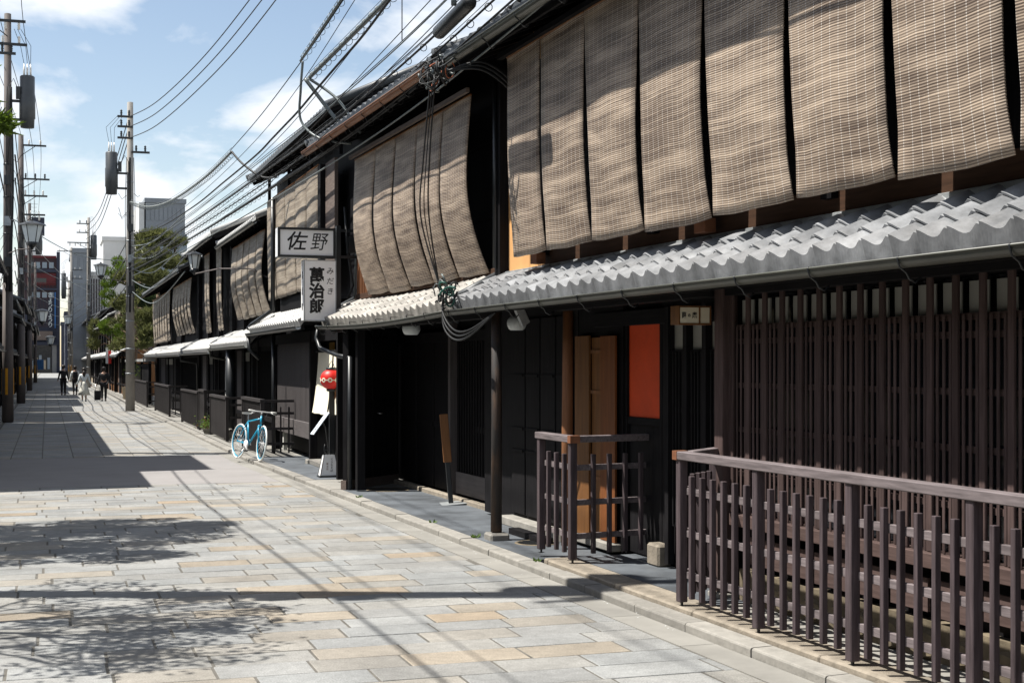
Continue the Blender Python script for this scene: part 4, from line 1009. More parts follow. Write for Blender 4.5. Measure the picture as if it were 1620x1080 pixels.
MB().lathe(prof, n=28).build('shade', 'lantern_red', rl)
MB().lathe([(.085, .15), (.09, .155), (.09, .19), (.06, .2)], n=16).build('top_ring', 'metal_black', rl); MB().lathe([(.06, -.2), (.085, -.19), (.085, -.155), (.08, -.15)], n=16).build('bottom_ring', 'metal_black', rl)
MB().tube([(-.05, 0, .19), (-.03, 0, .26), (0, 0, .3), (.03, 0, .26), (.05, 0, .19)], .006, 5).build('handle', 'metal_black', rl)
rg = MB()
for k in range(10):
    th = 2 * math.pi * k / 10; n = 14
    for r0, r1 in ((.018, .040),):
        ring = []
        for q in range(n):
            for rr in (r0, r1):
                y_, z_ = rr * math.cos(2 * math.pi * q / n), rr * math.sin(2 * math.pi * q / n) - .01; t2 = th + y_ / .187; rad = .1915 - .35 * z_ * z_ / .165
                ring.append((rad * math.cos(t2), rad * math.sin(t2), z_))
        rg.add(ring, [(2 * q, 2 * q + 1, (2 * q + 3) % (2 * n), (2 * q + 2) % (2 * n)) for q in range(n)])
    t3 = th + math.pi / 10; rg.add([(.1915 * math.cos(t3 + a), .1915 * math.sin(t3 + a), -.01 + b) for a, b in ((-.11, -.008), (.11, -.008), (.11, .008), (-.11, .008))], [(0, 1, 2, 3)])
rg.build('ring_pattern', 'cloth', rl)
lp = own('lantern_stand', 'black post that carries the red lantern and a tilted white menu', 'stand', (4.47, 23.25, .066))
hb('post', 'metal_black', lp, -.045, .045, .0, .05, .0, 1.40); MB().tube([(0, .02, 1.4), (0, .02, 1.46)], .05, 8).build('collar', 'metal_black', lp)
hb('base', 'metal_black', lp, -.15, .15, -.12, .12, 0, .03)
mn = own('menu_board', 'white tilted menu sheet on a thin black stand below the red lantern', 'menu', (4.20, 22.85, .93), rot=(R(0), R(-52), R(10)))
hb('sheet', 'flyer', mn, -.22, .22, -.075, .075, 0, .012); 
for k in range(7): hb('print_line', 'ink', mn, -.17 + k * .045, -.16 + k * .045, -.05, .05, .0122, .013)
ms = own('menu_stand', 'thin curved black stand carrying the tilted white menu sheet', 'stand', (4.34, 22.95, .066))
MB().tube([(.02, 0, 0), (.01, 0, .45), (-.04, -.03, .8), (-.1, -.08, .88)], .012, 6).build('stem', 'metal_black', ms); MB().tube([(.02, 0, .3), (-.06, 0, .42), (-.05, 0, .52)], .008, 5).build('hook', 'metal_black', ms)
fs_ = own('floor_lantern_sign', 'small tapered white floor sign with black frame and vertical writing', 'sign', (4.33, 22.80, .064), rot=(0, 0, R(0)))
w0, w1, hh, dd = .155, .09, .36, .1
def taper(x0, x1, y0, y1, z0, z1, k): 
    return MB().add([(x0, y0, z0), (x1, y0, z0), (x1, y1, z0), (x0, y1, z0), (x0 * k, y0 * k, z1), (x1 * k, y0 * k, z1), (x1 * k, y1 * k, z1), (x0 * k, y1 * k, z1)], [(3, 2, 1, 0), (4, 5, 6, 7), (0, 1, 5, 4), (1, 2, 6, 5), (2, 3, 7, 6), (3, 0, 4, 7)])
taper(-w0, w0, -dd, dd, .035, hh, .58).build('shade', 'sign_white', fs_)
hb('base', 'metal_black', fs_, -w0 - .02, w0 + .02, -dd - .02, dd + .02, 0, .034, ch=.004); hb('base_board', 'metal_black', fs_, w0 + .02, w0 + .3, -.02, .06, .0, .03)
m = MB()
for a in (-1, 1):
    for b_ in (-1, 1): m.tube([(a * w0, b_ * dd, .035), (a * w0 * .58, b_ * dd * .58, hh)], .007, 4)
m.build('frame', 'metal_black', fs_); MB().tube([(-.07, 0, hh), (-.07, 0, hh + .08), (.07, 0, hh + .08), (.07, 0, hh)], .005, 5).build('handle', 'metal_black', fs_)
tl = R(90) - math.atan(.42 * dd / (hh - .035)) * 1.0
for i, ch in enumerate('てうちそば'): text(ch, .042, fs_, (.035 - i * .002, -dd * (1 - .42 * (.28 - i * .045 - .035) / .325) - .003, .29 - i * .045), (tl, 0, 0))
for i, ch in enumerate('萬治郎'): text(ch, .036, fs_, (-.04, -dd * (1 - .42 * (.20 - i * .04) / .325) - .003, .22 - i * .042), (tl, 0, 0), 'wood_cap')

# bicycle leaning at the fence
def bicycle():
    b = own('bicycle', 'bright blue bicycle with white tyres leaning against the slatted fence', 'bicycle', (3.62, 27.2, .08), rot=(0, 0, 0))
    # own x = forward (towards the camera, slightly to the right), z up
    d = Vector((.30, -1.0, 0)).normalized(); b.rotation_euler = (R(5), 0, math.atan2(d.y, d.x)); b.rotation_euler = (Matrix.Rotation(math.atan2(d.y, d.x), 4, 'Z') @ Matrix.Rotation(R(-7), 4, 'X')).to_euler()
    rw = .335; W0, W1 = (-.50, 0), (.52, 0)
    for cx, steer in ((-.50, 0), (.52, R(-10))):
        w = bpy.data.objects.new('wheel', None); COL.objects.link(w); w.parent = b; w.location = (cx, 0, rw); w.rotation_euler = (0, 0, steer); ORG[w.name] = Vector((0, 0, 0))
        n = 40; circ = lambda r: [(r * math.cos(2 * math.pi * k / n), 0, r * math.sin(2 * math.pi * k / n)) for k in range(n)]
        MB().tube(circ(rw - .016), .017, 8, closed=True).build('tyre', 'rubber_white', w); MB().tube(circ(rw - .043), .013, 6, closed=True).build('rim', 'bike_blue', w)
        sp = MB()
        for k in range(24):
            a = 2 * math.pi * k / 24; sp.tube([(.02 * math.cos(a + 1), .02 * (-1) ** k, .02 * math.sin(a + 1)), ((rw - .05) * math.cos(a), 0, (rw - .05) * math.sin(a))], .0018, 3)
        sp.build('spokes', 'white_paint', w); MB().lathe([(.02, -.045), (.028, -.035), (.016, -.03), (.016, .03), (.028, .035), (.02, .045)], n=10, axis='y').build('hub', 'white_paint', w)
    bb = (-.07, 0, .28); st = (-.19, 0, .72); ht = (.36, 0, .79); hb_ = (.39, 0, .67)
    MB().tube([bb, st], .016, 8).tube([bb, hb_], .019, 8).tube([st, ht], .016, 8).tube([hb_, (.37, 0, .84)], .02, 8).tube([bb, (-.50, -.05, rw)], .010, 6).tube([bb, (-.50, .05, rw)], .010, 6).tube([(-.19, -.02, .70), (-.50, -.05, rw)], .009, 6).tube([(-.19, .02, .70), (-.50, .05, rw)], .009, 6).build('frame', 'bike_blue', b)
    MB().tube([(.39, -.05, .66), (.43, -.05, .5), (.52, -.05, rw)], .012, 6).tube([(.39, .05, .66), (.43, .05, .5), (.52, .05, rw)], .012, 6).tube([(.39, -.05, .66), (.39, .05, .66)], .014, 6).build('fork', 'bike_blue', b)
    MB().tube([st, (-.225, 0, .87)], .013, 8).build('seat_post', 'steel', b)
    sd_ = MB().add([(-.37, -.075, .885), (-.37, .075, .885), (-.2, .06, .895), (-.08, .018, .885), (-.08, -.018, .885), (-.2, -.06, .895), (-.36, -.06, .855), (-.36, .06, .855), (-.2, .04, .86), (-.09, .01, .865), (-.09, -.01, .865), (-.2, -.04, .86)],
                   [(0, 5, 4, 3, 2, 1), (6, 7, 8, 9, 10, 11), (0, 1, 7, 6), (1, 2, 8, 7), (2, 3, 9, 8), (3, 4, 10, 9), (4, 5, 11, 10), (5, 0, 6, 11)]); sd_.build('saddle', 'rubber_white', b)
    MB().tube([(.365, 0, .84), (.37, 0, .90), (.43, 0, .92)], .013, 8).build('stem', 'white_paint', b)
    MB().tube([(.40, -.28, .925), (.42, -.12, .92), (.43, 0, .92), (.42, .12, .92), (.40, .28, .925)], .011, 8).build('handlebar', 'white_paint', b)
    for q in (-1, 1):
        MB().tube([(.402, q * .17, .923), (.40, q * .285, .926)], .017, 8).build('grip', 'rubber_white', b)
        MB().tube([(.42, q * .15, .92), (.48, q * .2, .89), (.47, q * .26, .88)], .006, 5).build('brake_lever', 'steel', b)
    MB().tube([(.45, .1, .91), (.52, .03, .86), (.50, .01, .74), (.42, .0, .69)], .004, 5).tube([(.45, -.1, .91), (.55, -.03, .84), (.48, -.02, .70), (.30, 0, .74)], .004, 5).build('brake_cable', 'cable', b)
    ck = MB().lathe([(.09, -.008), (.09, .008)], (-.07, -.05, .28), 20, axis='y'); ck.tube([(-.07, -.06, .28), (.05, -.07, .17)], .009, 6).tube([(-.07, .05, .28), (-.19, .07, .39)], .009, 6); ck.build('crank', 'white_paint', b)
    MB().box(.02, .09, -.13, -.07, .15, .175).build('pedal', 'metal_black', b); MB().box(-.23, -.16, .07, .13, .38, .4).build('pedal', 'metal_black', b)
    MB().tube([(-.07, -.055, .37), (-.50, -.055, rw + .035)], .005, 4).tube([(-.07, -.055, .19), (-.50, -.055, rw - .035)], .005, 4).build('chain', 'metal_grey', b)
    MB().tube([(-.12, -.03, .25), (-.18, -.16, .0)], .008, 6).build('kickstand', 'steel', b)
bicycle()

# ------------------------------------------------------------------ people
def skinned(name, chains, mat, parent, sub=1):
    """one continuous skinned body; chains: lists of (x,y,z,r); equal points are merged"""
    bm = bmesh.new(); ly = bm.verts.layers.skin.verify(); pts = {}; first = None
    for ch in chains:
        prev = None
        for x_, y_, z_, r_ in ch:
            key = (round(x_, 3), round(y_, 3), round(z_, 3))
            if key not in pts:
                v = bm.verts.new((x_, y_, z_)); v[ly].radius = (r_ if not isinstance(r_, tuple) else r_[0], r_ if not isinstance(r_, tuple) else r_[1]); pts[key] = v
                if first is None: first = v; v[ly].use_root = True
            v = pts[key]
            if prev is not None and prev is not v and not bm.edges.get((prev, v)): bm.edges.new((prev, v))
            prev = v
    me = bpy.data.meshes.new(name); bm.to_mesh(me); bm.free()
    tmp = bpy.data.objects.new('tmp', me); COL.objects.link(tmp); tmp.modifiers.new('s', 'SKIN'); q = tmp.modifiers.new('u', 'SUBSURF'); q.levels = q.render_levels = sub
    bpy.context.view_layer.update(); out = bpy.data.meshes.new_from_object(tmp.evaluated_get(bpy.context.evaluated_depsgraph_get())); bpy.data.objects.remove(tmp)
    out.materials.clear(); out.materials.append(MATS[mat]); out.polygons.foreach_set('use_smooth', [True] * len(out.polygons))
    o = bpy.data.objects.new(name, out); COL.objects.link(o); o.parent = parent; ORG[o.name] = Vector((0, 0, 0)); return o
def person(label, X, Y, h, top, bottom, shoes='cloth_black', skirt=False, stride=.2, face=0, pack=None, long_hair=False, arm=.06, extra=None):
    k = h / 1.75
    p = own('person', label, 'person', (X, Y, .0), rot=(0, 0, face)); p.scale = (k, k, k)
    s = stride   # figure walks along +y (away from the camera)
    legL = [(0, 0, .95, .14), (.09, 0, .90, .095), (.095, s * .55, .50, .06), (.09, s * .7, .09, .04), (.09, s * .7 + .13, .04, .035)]
    legR = [(0, 0, .95, .14), (-.09, 0, .90, .095), (-.095, s * .1, .50, .06), (-.09, -s * .8, .12, .04), (-.09, -s * .8 + .11, .04, .035)]
    spine = [(0, 0, .95, .14), (0, .0, 1.15, .125), (0, .0, 1.38, .15), (0, 0, 1.49, .06), (0, .015, 1.56, .055), (0, .02, 1.64, .088), (0, .015, 1.70, .075)]
    def armc(q, sw): return [(0, .0, 1.38, .15), (q * .19, 0, 1.40, .06), (q * (.23 + arm * .3), -sw * .4, 1.12, .043), (q * (.25 + arm), sw, .88, .032), (q * (.25 + arm), sw * 1.15, .79, .03)]
    skinned('body', [spine, legL, legR, armc(1, .08), armc(-1, .10)], 'skin', p)
    def fat(ch, d): return [(a, b, c, r + d) for a, b, c, r in ch]
    skinned('top', [fat(spine[:4], .014)[:4], fat(armc(1, .08)[:4], .012), fat(armc(-1, .10)[:4], .012)], top, p)
    if skirt: MB().lathe([(.14, 1.06), (.17, .9), (.24, .6), (.32, .34), (.30, .34), (.12, 1.05)], n=18).build('skirt', bottom, p)
    else: skinned('trousers', [fat(legL[:4], .018), fat(legR[:4], .018)], bottom, p)
    for q, l in ((1, legL), (-1, legR)): a = l[-2]; MB().box(a[0] - .045, a[0] + .045, a[1] - .07, a[1] + .18, .0, .085, .02).build('shoe', shoes, p)
    hm = MB().lathe([(.02, 1.80), (.07, 1.785), (.10, 1.73), (.105, 1.66), (.09, 1.60), (.05, 1.56)], (0, -.005, 0), 14); hm.build('hair', 'hair', p)
    if long_hair: MB().lathe([(.02, 1.28), (.06, 1.34), (.075, 1.5), (.07, 1.62)], (0, -.075, 0), 10).build('hair', 'hair', p)
    if pack: MB().box(-.15, .15, -.30, -.13, 1.0, 1.45, .04).build('backpack', pack, p)
    return p
person('person in black with a backpack walking away, leftmost of the group', .92, 90.5, 1.78, 'cloth_black', 'cloth_black', pack='cloth_black')
person('person in a white top with a black backpack beside the leftmost walker', 1.62, 91.5, 1.72, 'cloth_white', 'cloth_black', pack='cloth_black', stride=.1)
person('woman with dark ponytail in pale top and wide cream skirt', 1.75, 74.5, 1.66, 'cloth_white', 'cloth_cream', skirt=True, long_hair=True, stride=.16, shoes='cloth_white', arm=.12)
person('person in black pulling a small suitcase near the kerb', 2.72, 75.0, 1.70, 'cloth_black', 'cloth_black', stride=.12, arm=.1)
sc_ = own('suitcase', 'small black wheeled suitcase pulled by the rightmost walker', 'suitcase', (2.40, 74.6, 0)); MB().box(-.16, .16, -.1, .1, .06, .55, .03).build('case', 'cloth_black', sc_)
MB().tube([(-.1, .08, .55), (-.1, .15, .85), (.1, .15, .85), (.1, .08, .55)], .01, 5).build('handle', 'steel', sc_)
for q in (-.13, .13): MB().lathe([(.03, -.012), (.03, .012)], (q, 0, .03), 10, axis='x').build('wheel', 'metal_black', sc_)
bs = thing('banner_stand', 'small blue banner on a dark post at the far left', 'banner', (-1.05, 150, 0)); hb('post', 'metal_black', bs, -1.1, -1.0, 149.95, 150.05, 0, 2.4); hb('cloth', 'blue_sign', bs, -1.0, -.35, 149.98, 150.02, 1.3, 2.3)
# pots and small things on the right
def pot(label, X, Y, r, h, mat, leaves=None, fl=None):
    o = own('potted_plant' if leaves or fl else 'planter', label, 'plant pot' if not leaves else 'plant', (X, Y, .066)); MB().lathe([(r * .7, 0), (r, h), (r * 1.06, h), (r * .9, h - .02)], n=16).build('pot', mat, o)
    for mt, cnt in ((leaves, 220), (fl, 60)):
        if not mt: continue
        m = MB()
        for k in range(cnt):
            c = Vector((rnd.gauss(0, r * .8), rnd.gauss(0, r * .8), h + abs(rnd.gauss(r * .7, r * .6)))); a = Vector((rnd.uniform(-1, 1), rnd.uniform(-1, 1), rnd.uniform(-1, 1))).normalized() * .035; b_ = a.cross(Vector((rnd.random(), rnd.random(), 1))).normalized() * .02
            m.add([c - a, c + b_, c + a, c - b_], [(0, 1, 2, 3)])
        m.build('leaves' if mt == leaves else 'flowers', mt, o)
pot('orange and yellow flowers in a low pot between the dark fences', 4.02, 38.0, .16, .14, 'stone', 'leaf', 'wood_board')
pot('tall pale stone planter beyond the slatted fence', 3.9, 76.0, .26, .62, 'plaster_beige'); pot('leafy green plant behind the fence below the pine', 4.15, 73, .35, 1.2, 'stone', 'needles_bright')
cn_ = thing('hanging_flag', 'small red and white shop flag below the far eave', 'flag', (3.45, 92, 2)); hb('white_cloth', 'cloth_white', cn_, 3.45, 3.6, 92, 92.03, 1.9, 2.9); hb('red_cloth', 'lantern_red', cn_, 3.6, 3.78, 92, 92.03, 1.9, 2.7)
lf = MB()
for k in range(60):
    yy = rnd.uniform(9, 22); xx = kerbX(yy) - abs(rnd.gauss(0, .07)) - .01 if k < 48 else rnd.uniform(0, 4); r_ = rnd.uniform(.005, .012)
    lf.add([(xx, yy, .004), (xx + r_, yy + .002, .008), (xx + r_ * .3, yy + r_, .006)], [(0, 1, 2)])
lf.build('fallen_petals', 'cloth_white', kind='stuff', label='scattered pale petals and litter along the kerb', cat='litter')
wd = MB()
for (t_, s_) in ((.17, 14.4), (.2, 14.45), (.15, 12.5), (.16, 15.9), (.1, 19.2)):
    c = NEAR(t_, s_, .06)
    for k in range(16):
        a = rnd.random() * 6.28; wd.add([c + Vector((.01 * math.cos(a), .01 * math.sin(a), 0)), c + Vector((.05 * math.cos(a + .2), .05 * math.sin(a + .2), rnd.uniform(.02, .05))), c + Vector((.045 * math.cos(a - .2), .045 * math.sin(a - .2), .01))], [(0, 1, 2)])
wd.build('weeds', 'leaf', kind='stuff', label='small green weeds growing from the kerb joints', cat='weeds')

# ------------------------------------------------------------------ utility poles
def upole(label, X, Y, h, dark=False, trans=None, arms=(), guard=False, lamp=None, r=.17, brackets=True):
    p = own('utility_pole', label, 'utility pole', (X, Y, 0), group='utility poles along the street')
    mt = 'pole_dark' if dark else 'concrete_pole'
    MB().lathe([(r, 0), (r * .62, h), (r * .5, h + .01)], n=16).build('shaft', mt, p)
    for z in [h * q for q in (.12, .2, .29, .37, .46, .55, .63, .74)]: MB().lathe([(r * (1 - .38 * z / h) + .008, z), (r * (1 - .38 * z / h) + .008, z + .05)], n=16).build('band', 'metal_grey' if not dark else 'metal_black', p)
    if dark: MB().lathe([(r + .012, .05), (r * .86 + .012, 4.5)], n=16).build('sleeve', 'pole_dark', p)
    if guard:
        for a in range(5): 
            th = a * 2 * math.pi / 5; m = MB(); m.lathe([(r + .018, .9), (r + .015, 1.75)], n=20); 
        g = MB()
        for a in range(4):
            th = R(-100) + a * R(90); q = [(math.cos(th + u) * (r + .02), math.sin(th + u) * (r + .02)) for u in (-.22, 0, .22)]
            g.add([(x_, y_, z_) for z_ in (.9, 1.75) for x_, y_ in q], [(0, 1, 4, 3), (1, 2, 5, 4)])
        g.build('guard_stripes', 'yellow', p)
    am = MB()
    for z, x0, x1, kind in arms:
        MB().box(x0, x1, -.19, -.11, z - .04, z + .04).build('crossarm', 'metal_black', p)
        n = max(2, int(abs(x1 - x0) / .38)); ins = MB()
        for i in range(n):
            xx = x0 + (x1 - x0) * (i + .5) / n; sg = 1 if kind > 0 else -1
            ins.lathe([(.012, 0), (.05, sg * .04), (.03, sg * .07), (.055, sg * .11), (.03, sg * .14), (.05, sg * .19), (.01, sg * .24)], (xx, -.15, z + sg * .04), 8)
        ins.build('insulators', 'ceramic' if kind != 2 else 'metal_black', p)
        if abs(x1 - x0) > 1: MB().tube([(0, -.12, z - .5), ((x0 if abs(x0) > abs(x1) else x1) * .6, -.15, z)], .018, 5).build('brace', 'metal_black', p)
    if trans:
        x_, z0, z1 = trans; q = .25; m = MB().lathe([(q * .85, z0), (q * .9, z0 + .28), (q, z0 + .3), (q, z0 + (z1 - z0) * .62), (q * .93, z0 + (z1 - z0) * .64), (q * .93, z1), (q * .8, z1 + .03)], (x_, 0, 0), 20)
        m.build('transformer_tank', 'transformer', p); ct = MB(); wi = MB()
        for k in (-.1, 0, .1):
            ct.lathe([(.03, z1), (.03, z1 + .3), (.018, z1 + .31), (.018, z1 + .42)], (x_ + k, 0, 0), 8); zt = z1 + 1.5
            wi.tube([(x_ + k, 0, z1 + .42), (x_ + k * 1.6 - .05, -.05, z1 + 1.0), (x_ * .5 + k, -.14, zt)], .008, 4)
        ct.build('bushings', 'ceramic', p); wi.build('lead_wires', 'cable', p)
        for z in (z0 + .25, z1 - .8): MB().box(min(0, x_), max(0, x_), -.04, .04, z - .04, z + .04).build('bracket_arm', 'metal_black', p)
        MB().box(x_ * .55 - .08, x_ * .55 + .06, -.16, -.05, z1 - .75, z1 - .35).build('switch_box', 'metal_black', p)
        MB().tube([(x_ * .5, -.1, z1 - .4), (x_ * .3, -.15, z1 - .1), (x_ * .1, -.18, z1 - .35), (x_ * .1, -.2, z1 - 2), (0, -.2, z0 - 1.2)], .014, 5).build('lead_wires', 'cable', p)
    if lamp:
        lx, lz, lab = lamp
        MB().tube([(0, 0, lz - .12), (lx * .5, 0, lz + .02), (lx, 0, lz)], .025, 6).build('lamp_arm', 'metal_grey', p)
    # clutter of cables and boxes strapped to the pole
    cl = MB()
    for k in range(7):
        a = rnd.uniform(-2.6, -.4); rr = r + .02; cl.tube([(rr * math.cos(a) * (1 + .2 * math.sin(z)), rr * math.sin(a), z) for z in [h * .32 + (h * .5) * q / 8 for q in range(9)]], .012, 4)
    for k in range(9):
        z = rnd.uniform(h * .34, h * .72); q = rnd.choice((-1, 1)); w = rnd.uniform(.1, .28)
        cl.tube([(q * r * .8, -.1, z), (q * (r + w * .5), -.15, z - rnd.uniform(.1, .4)), (q * (r + w), -.1, z + rnd.uniform(-.1, .3))], .01, 4)
    cl.build('strapped_cables', 'cable', p)
    for k in range(3): z = h * (.38 + .1 * k); MB().box(-.1, .1, -r - .14, -r - .01, z, z + .3).build('junction_box', 'metal_grey' if k % 2 else 'metal_black', p)
    return p
A3 = [(11.4, -.5, .7, 2), (10.7, -.3, .8, 1)]
upole('dark utility pole with large transformer at the left edge', -1.22, 48.8, 13.2, True, (.60, 9.55, 11.2), [(12.95, -1.1, .55, -1), (12.2, -.4, .6, 1), (11.9 + 0, -.3, .25, 2)], True)
upole('dark utility pole just behind the left edge pole', -1.20, 71.8, 12.8, True, None, [(12.3, .1, 1.15, 1), (10.7, 0, 1.3, 2), (9.9, 0, 1.2, 1), (9.0, 0, 1.1, -1)], True, r=.19)
upole('third dark utility pole down the left side with transformer', -1.2, 106, 13.2, True, (.62, 9.6, 11.2), [(12.4, -.2, .9, 1)], True)
upole('farthest utility pole of the left side', -1.15, 150, 12.0, True, None, A3[:1], True)
upole('tall weathered utility pole with slim grey transformer near the right kerb', 3.15, 58.9, 12.35, False, (-.72, 8.65, 10.3), [(11.75, -.5, .1, 2), (11.35, -.5, .1, 2), (10.9, -.5, .1, 2), (10.35, .05, .75, 2)], False, r=.185)
upole('grey utility pole with black transformer on its right, far down the street', 3.08, 117, 13.4, False, (.40, 10.1, 12.0), [(12.9, -.9, .1, 2), (12.2, -.9, 0, 1), (11.4, -1.6, .0, -1)], False)
upole('utility pole with rack of insulators left of the second right pole', 2.35, 154, 13.9, False, (-.75, 8.6, 11.2), [(13.5, -1.4, .1, 1), (11.6, .1, 1.1, 1), (10.7, .1, 1.1, 1)], True)
upole('farthest utility pole on the right side', 2.6, 190, 12.5, False, None, A3, True)
upole('near utility pole left of the street, outside the picture', -1.25, 12.75, 11.6, True, (.62, 8.4, 10.0), [(11.1, -.9, .9, 1), (10.5, -.3, .9, 1)], False)
upole('utility pole beside the three storey house', -1.25, 32.2, 10.8, True, (-.6, 8.6, 10.0), [(10.4, -.9, .2, 1)], False)
def street_lamp(label, X, Y, z, w, h, arm):
    o = own('street_lamp', label, 'street lamp', (X, Y, z), group='lantern shaped street lamps')
    m = MB()
    for k in range(1): m.lathe([(w * .25, 0), (w * .42, h * .62)], n=6, smooth=False)
    m.build('lamp_glass', 'lamp_glass', o); fr = MB()
    for k in range(6): a = 2 * math.pi * k / 6; fr.tube([(w * .26 * math.cos(a), w * .26 * math.sin(a), 0), (w * .43 * math.cos(a), w * .43 * math.sin(a), h * .62)], .012, 4)
    fr.build('frame', 'metal_black', o)
    MB().lathe([(w * .56, h * .62), (w * .5, h * .68), (w * .2, h * .76), (.03, h * .8), (.03, h * .86)], n=6, smooth=False).build('hood', 'metal_black', o)
    MB().lathe([(.03, -h * .28), (.05, -h * .22), (.12, -h * .14), (w * .26, 0)], n=8).build('socket', 'metal_black', o)
    MB().tube([(0, 0, -h * .25)] + [Vector(q) for q in arm], .018, 6).build('arm', 'pole_dark', o)
street_lamp('large lantern lamp beside the transformer pole at the left edge', -.46, 47.6, 5.75, .78, .85, [(-.4, .3, -.22), (-.75, 1.1, -.3)])
street_lamp('lantern lamp on a curved arm at the parted blinds', 3.62, 37.6, 4.36, .40, .56, [(.4, -2, -.12), (.8, -5, -.3), (1.0, -6.0, -.55)])
street_lamp('lantern lamp reaching left from the tall grey pole', 2.02, 58.9, 5.42, .55, .6, [(.5, 0, -.17), (1.1, 0, -.3)])
street_lamp('hanging lantern lamp before the navy end building', -.35, 106, 4.9, .95, 1.1, [(-.5, 0, -.4), (-.8, 0, -.3)])
street_lamp('small far lantern lamp low in front of the end building', .3, 152, 3.9, 1.0, 1.1, [(-.8, 0, -.4), (-1.4, 0, -.5)])
street_lamp('far lantern lamp beside the second right pole', 2.0, 153, 6.0, 1.0, 1.1, [(.3, 0, -.4), (.4, 1, -.4)])

# ------------------------------------------------------------------ overhead cables
cabn = [0]
def cable(label, pts, r, mat='cable', spiral=0., sr=.045, group=None, gap=.5, n=5, name='overhead_cable', rs=.005):
    """pts: control points; drawn as a smooth curve through them"""
    P = [Vector(p) for p in pts]; out = []
    if len(P) == 2: P = [P[0], (P[0] + P[1]) / 2 + Vector((0, 0, -gap)), P[1]]
    m = len(P)
    for i in range(m - 1):
        p0, p1, p2, p3 = P[max(i - 1, 0)], P[i], P[i + 1], P[min(i + 2, m - 1)]
        for k in range(8):
            t = k / 8; out.append(.5 * ((2 * p1) + (-p0 + p2) * t + (2 * p0 - 5 * p1 + 4 * p2 - p3) * t * t + (-p0 + 3 * p1 - 3 * p2 + p3) * t ** 3))
    out.append(P[-1]); o = MB().tube(out, r, n).build(name, mat, org=tuple(out[0]), label=label, cat='cable', group=group)
    if spiral:
        acc = 0; L = 0; mb = MB()
        for a, b in zip(out, out[1:]):
            seg = (b - a); ln = seg.length; d = seg.normalized(); s_ = d.cross(Vector((0, 0, 1))).normalized(); u_ = s_.cross(d)
            q = (spiral - acc) 
            while q < ln:
                c = a + d * q; tl = .35
                mb.tube([c + d * (tl * sr * math.cos(6.283 * k / 10)) * .6 + s_ * (sr * math.sin(6.283 * k / 10)) + u_ * (sr * math.cos(6.283 * k / 10) - sr * .6) for k in range(10)], rs, 3, closed=True)
                q += spiral
            acc = ln - (q - spiral)
        mb.build('hanger_rings', mat, o, kind='stuff')
        MB().tube([p + Vector((0, 0, sr * 1.2)) for p in out], .005, 4).build('messenger_wire', mat, o)
    return o
def EX(Y, dx=0.): return 4.12 + dx - max(0, Y - 20) * .024
def RX(Y, dx=0.): return 3.87 - .0122 * Y + dx
def run(zf, ys, dx=0.): return [(RX(Y, dx), Y, zf(Y)) for Y in ys]
YS = [58.9, 50, 42, 34, 27, 21, 16, 11, 5, -2]
# high voltage lines over the roofs
for i, (dz, z0) in enumerate(((0, 11.75), (0, 11.35), (0, 10.9))):
    cable('%s of the three high wires sagging from the tall grey pole' % ('highest', 'middle', 'lowest')[i], [(3.1, 58.8, z0), (3.75, 53, z0 - .38), (4.6, 46, z0 - .25), (5.4, 40, z0 + .35 - i * .05), (6.4, 32, z0 + 1.4), (7.6, 22, z0 + 3.2)], .017, 'cable', group='high wires from the tall grey pole')
    cable('high wire beyond the tall grey pole, %s' % ('top', 'middle', 'bottom')[i], [(3.1, 59, z0), (2.9, 117, z0 + 1.0 - i * .1)], .02, 'cable', gap=1.1)
for i in range(3):
    cable('high wire along the left poles, %s' % ('outer', 'centre', 'inner')[i], [(-1.25 - .9 + i * .8, -6, 13.6), (-1.25 - .9 + i * .8, 12.7, 11.2), (-1.25 - .9 + i * .8, 32, 11.6), (-1.25 - .9 + i * .7, 48.7, 13.0), (-1.2 + .1 + i * .4, 71.8, 12.4), (-1.2 + i * .3, 106, 12.6)], .012)
cable('thick ringed cable ending above the house with two signs', run(lambda Y: 6.15 + .0036 * (Y - 29) ** 2, [21, 16, 11, 5, -2], -.05), .020, 'wire_grey', .32, .05)
cable('ringed cable sagging from the tall pole to a hook before the signs', run(lambda Y: 6.15 + .0025 * (Y - 29) ** 2, [58.9, 50, 42, 34, 28.9]), .026, 'wire_grey', .30, .07)
cable('thin twin wire above the ringed cable', run(lambda Y: 6.17 + .0034 * (Y - 29) ** 2, [28.9, 24, 18, 11, 5, -2], -.03), .008)
cable('thickest ringed cable over the black fronted house', run(lambda Y: 6.12 + .0038 * (Y - 21), [20.9, 16, 11, 5, -2], .06), .032, 'wire_grey', .34, .055)
cable('grey cable dropping to the eave of the house with signs', [(RX(20.9), 20.9, 6.1), (3.95, 20.7, 5.6), (4.15, 20.3, 5.2)], .03, 'wire_grey'); cable('second grey cable dropping beside the first', [(RX(20.9) + .04, 20.85, 6.1), (4.02, 20.5, 5.75), (4.25, 20.0, 5.2)], .022, 'wire_grey')
cable('long curved grey cable looping down at the signs house', [(RX(21), 21.1, 6.4), (3.6, 21.2, 6.0), (3.62, 21.3, 5.55), (3.85, 21, 5.25), (4.2, 20.4, 5.1)], .02, 'wire_grey')
cable('curved cable from the hook down to the tall house eave', [(RX(28.9), 28.9, 6.15), (3.7, 28.5, 5.85), (4.0, 28, 5.55), (4.2, 27.5, 5.5)], .022)
tw = [(RX(Y, .0) + .012 * math.sin(Y * 5), Y, 5.65 + .0033 * (Y - 26) ** 2 * (1 if Y < 26 else .4) + .012 * math.cos(Y * 5)) for Y in [58.9, 46, 36, 30, 25.7, 24, 22.7, 21.5, 20, 18.5, 17, 15, 12, 8, 3, -2]]
cable('dark twisted cable crossing the sky above the eaves', tw, .017)
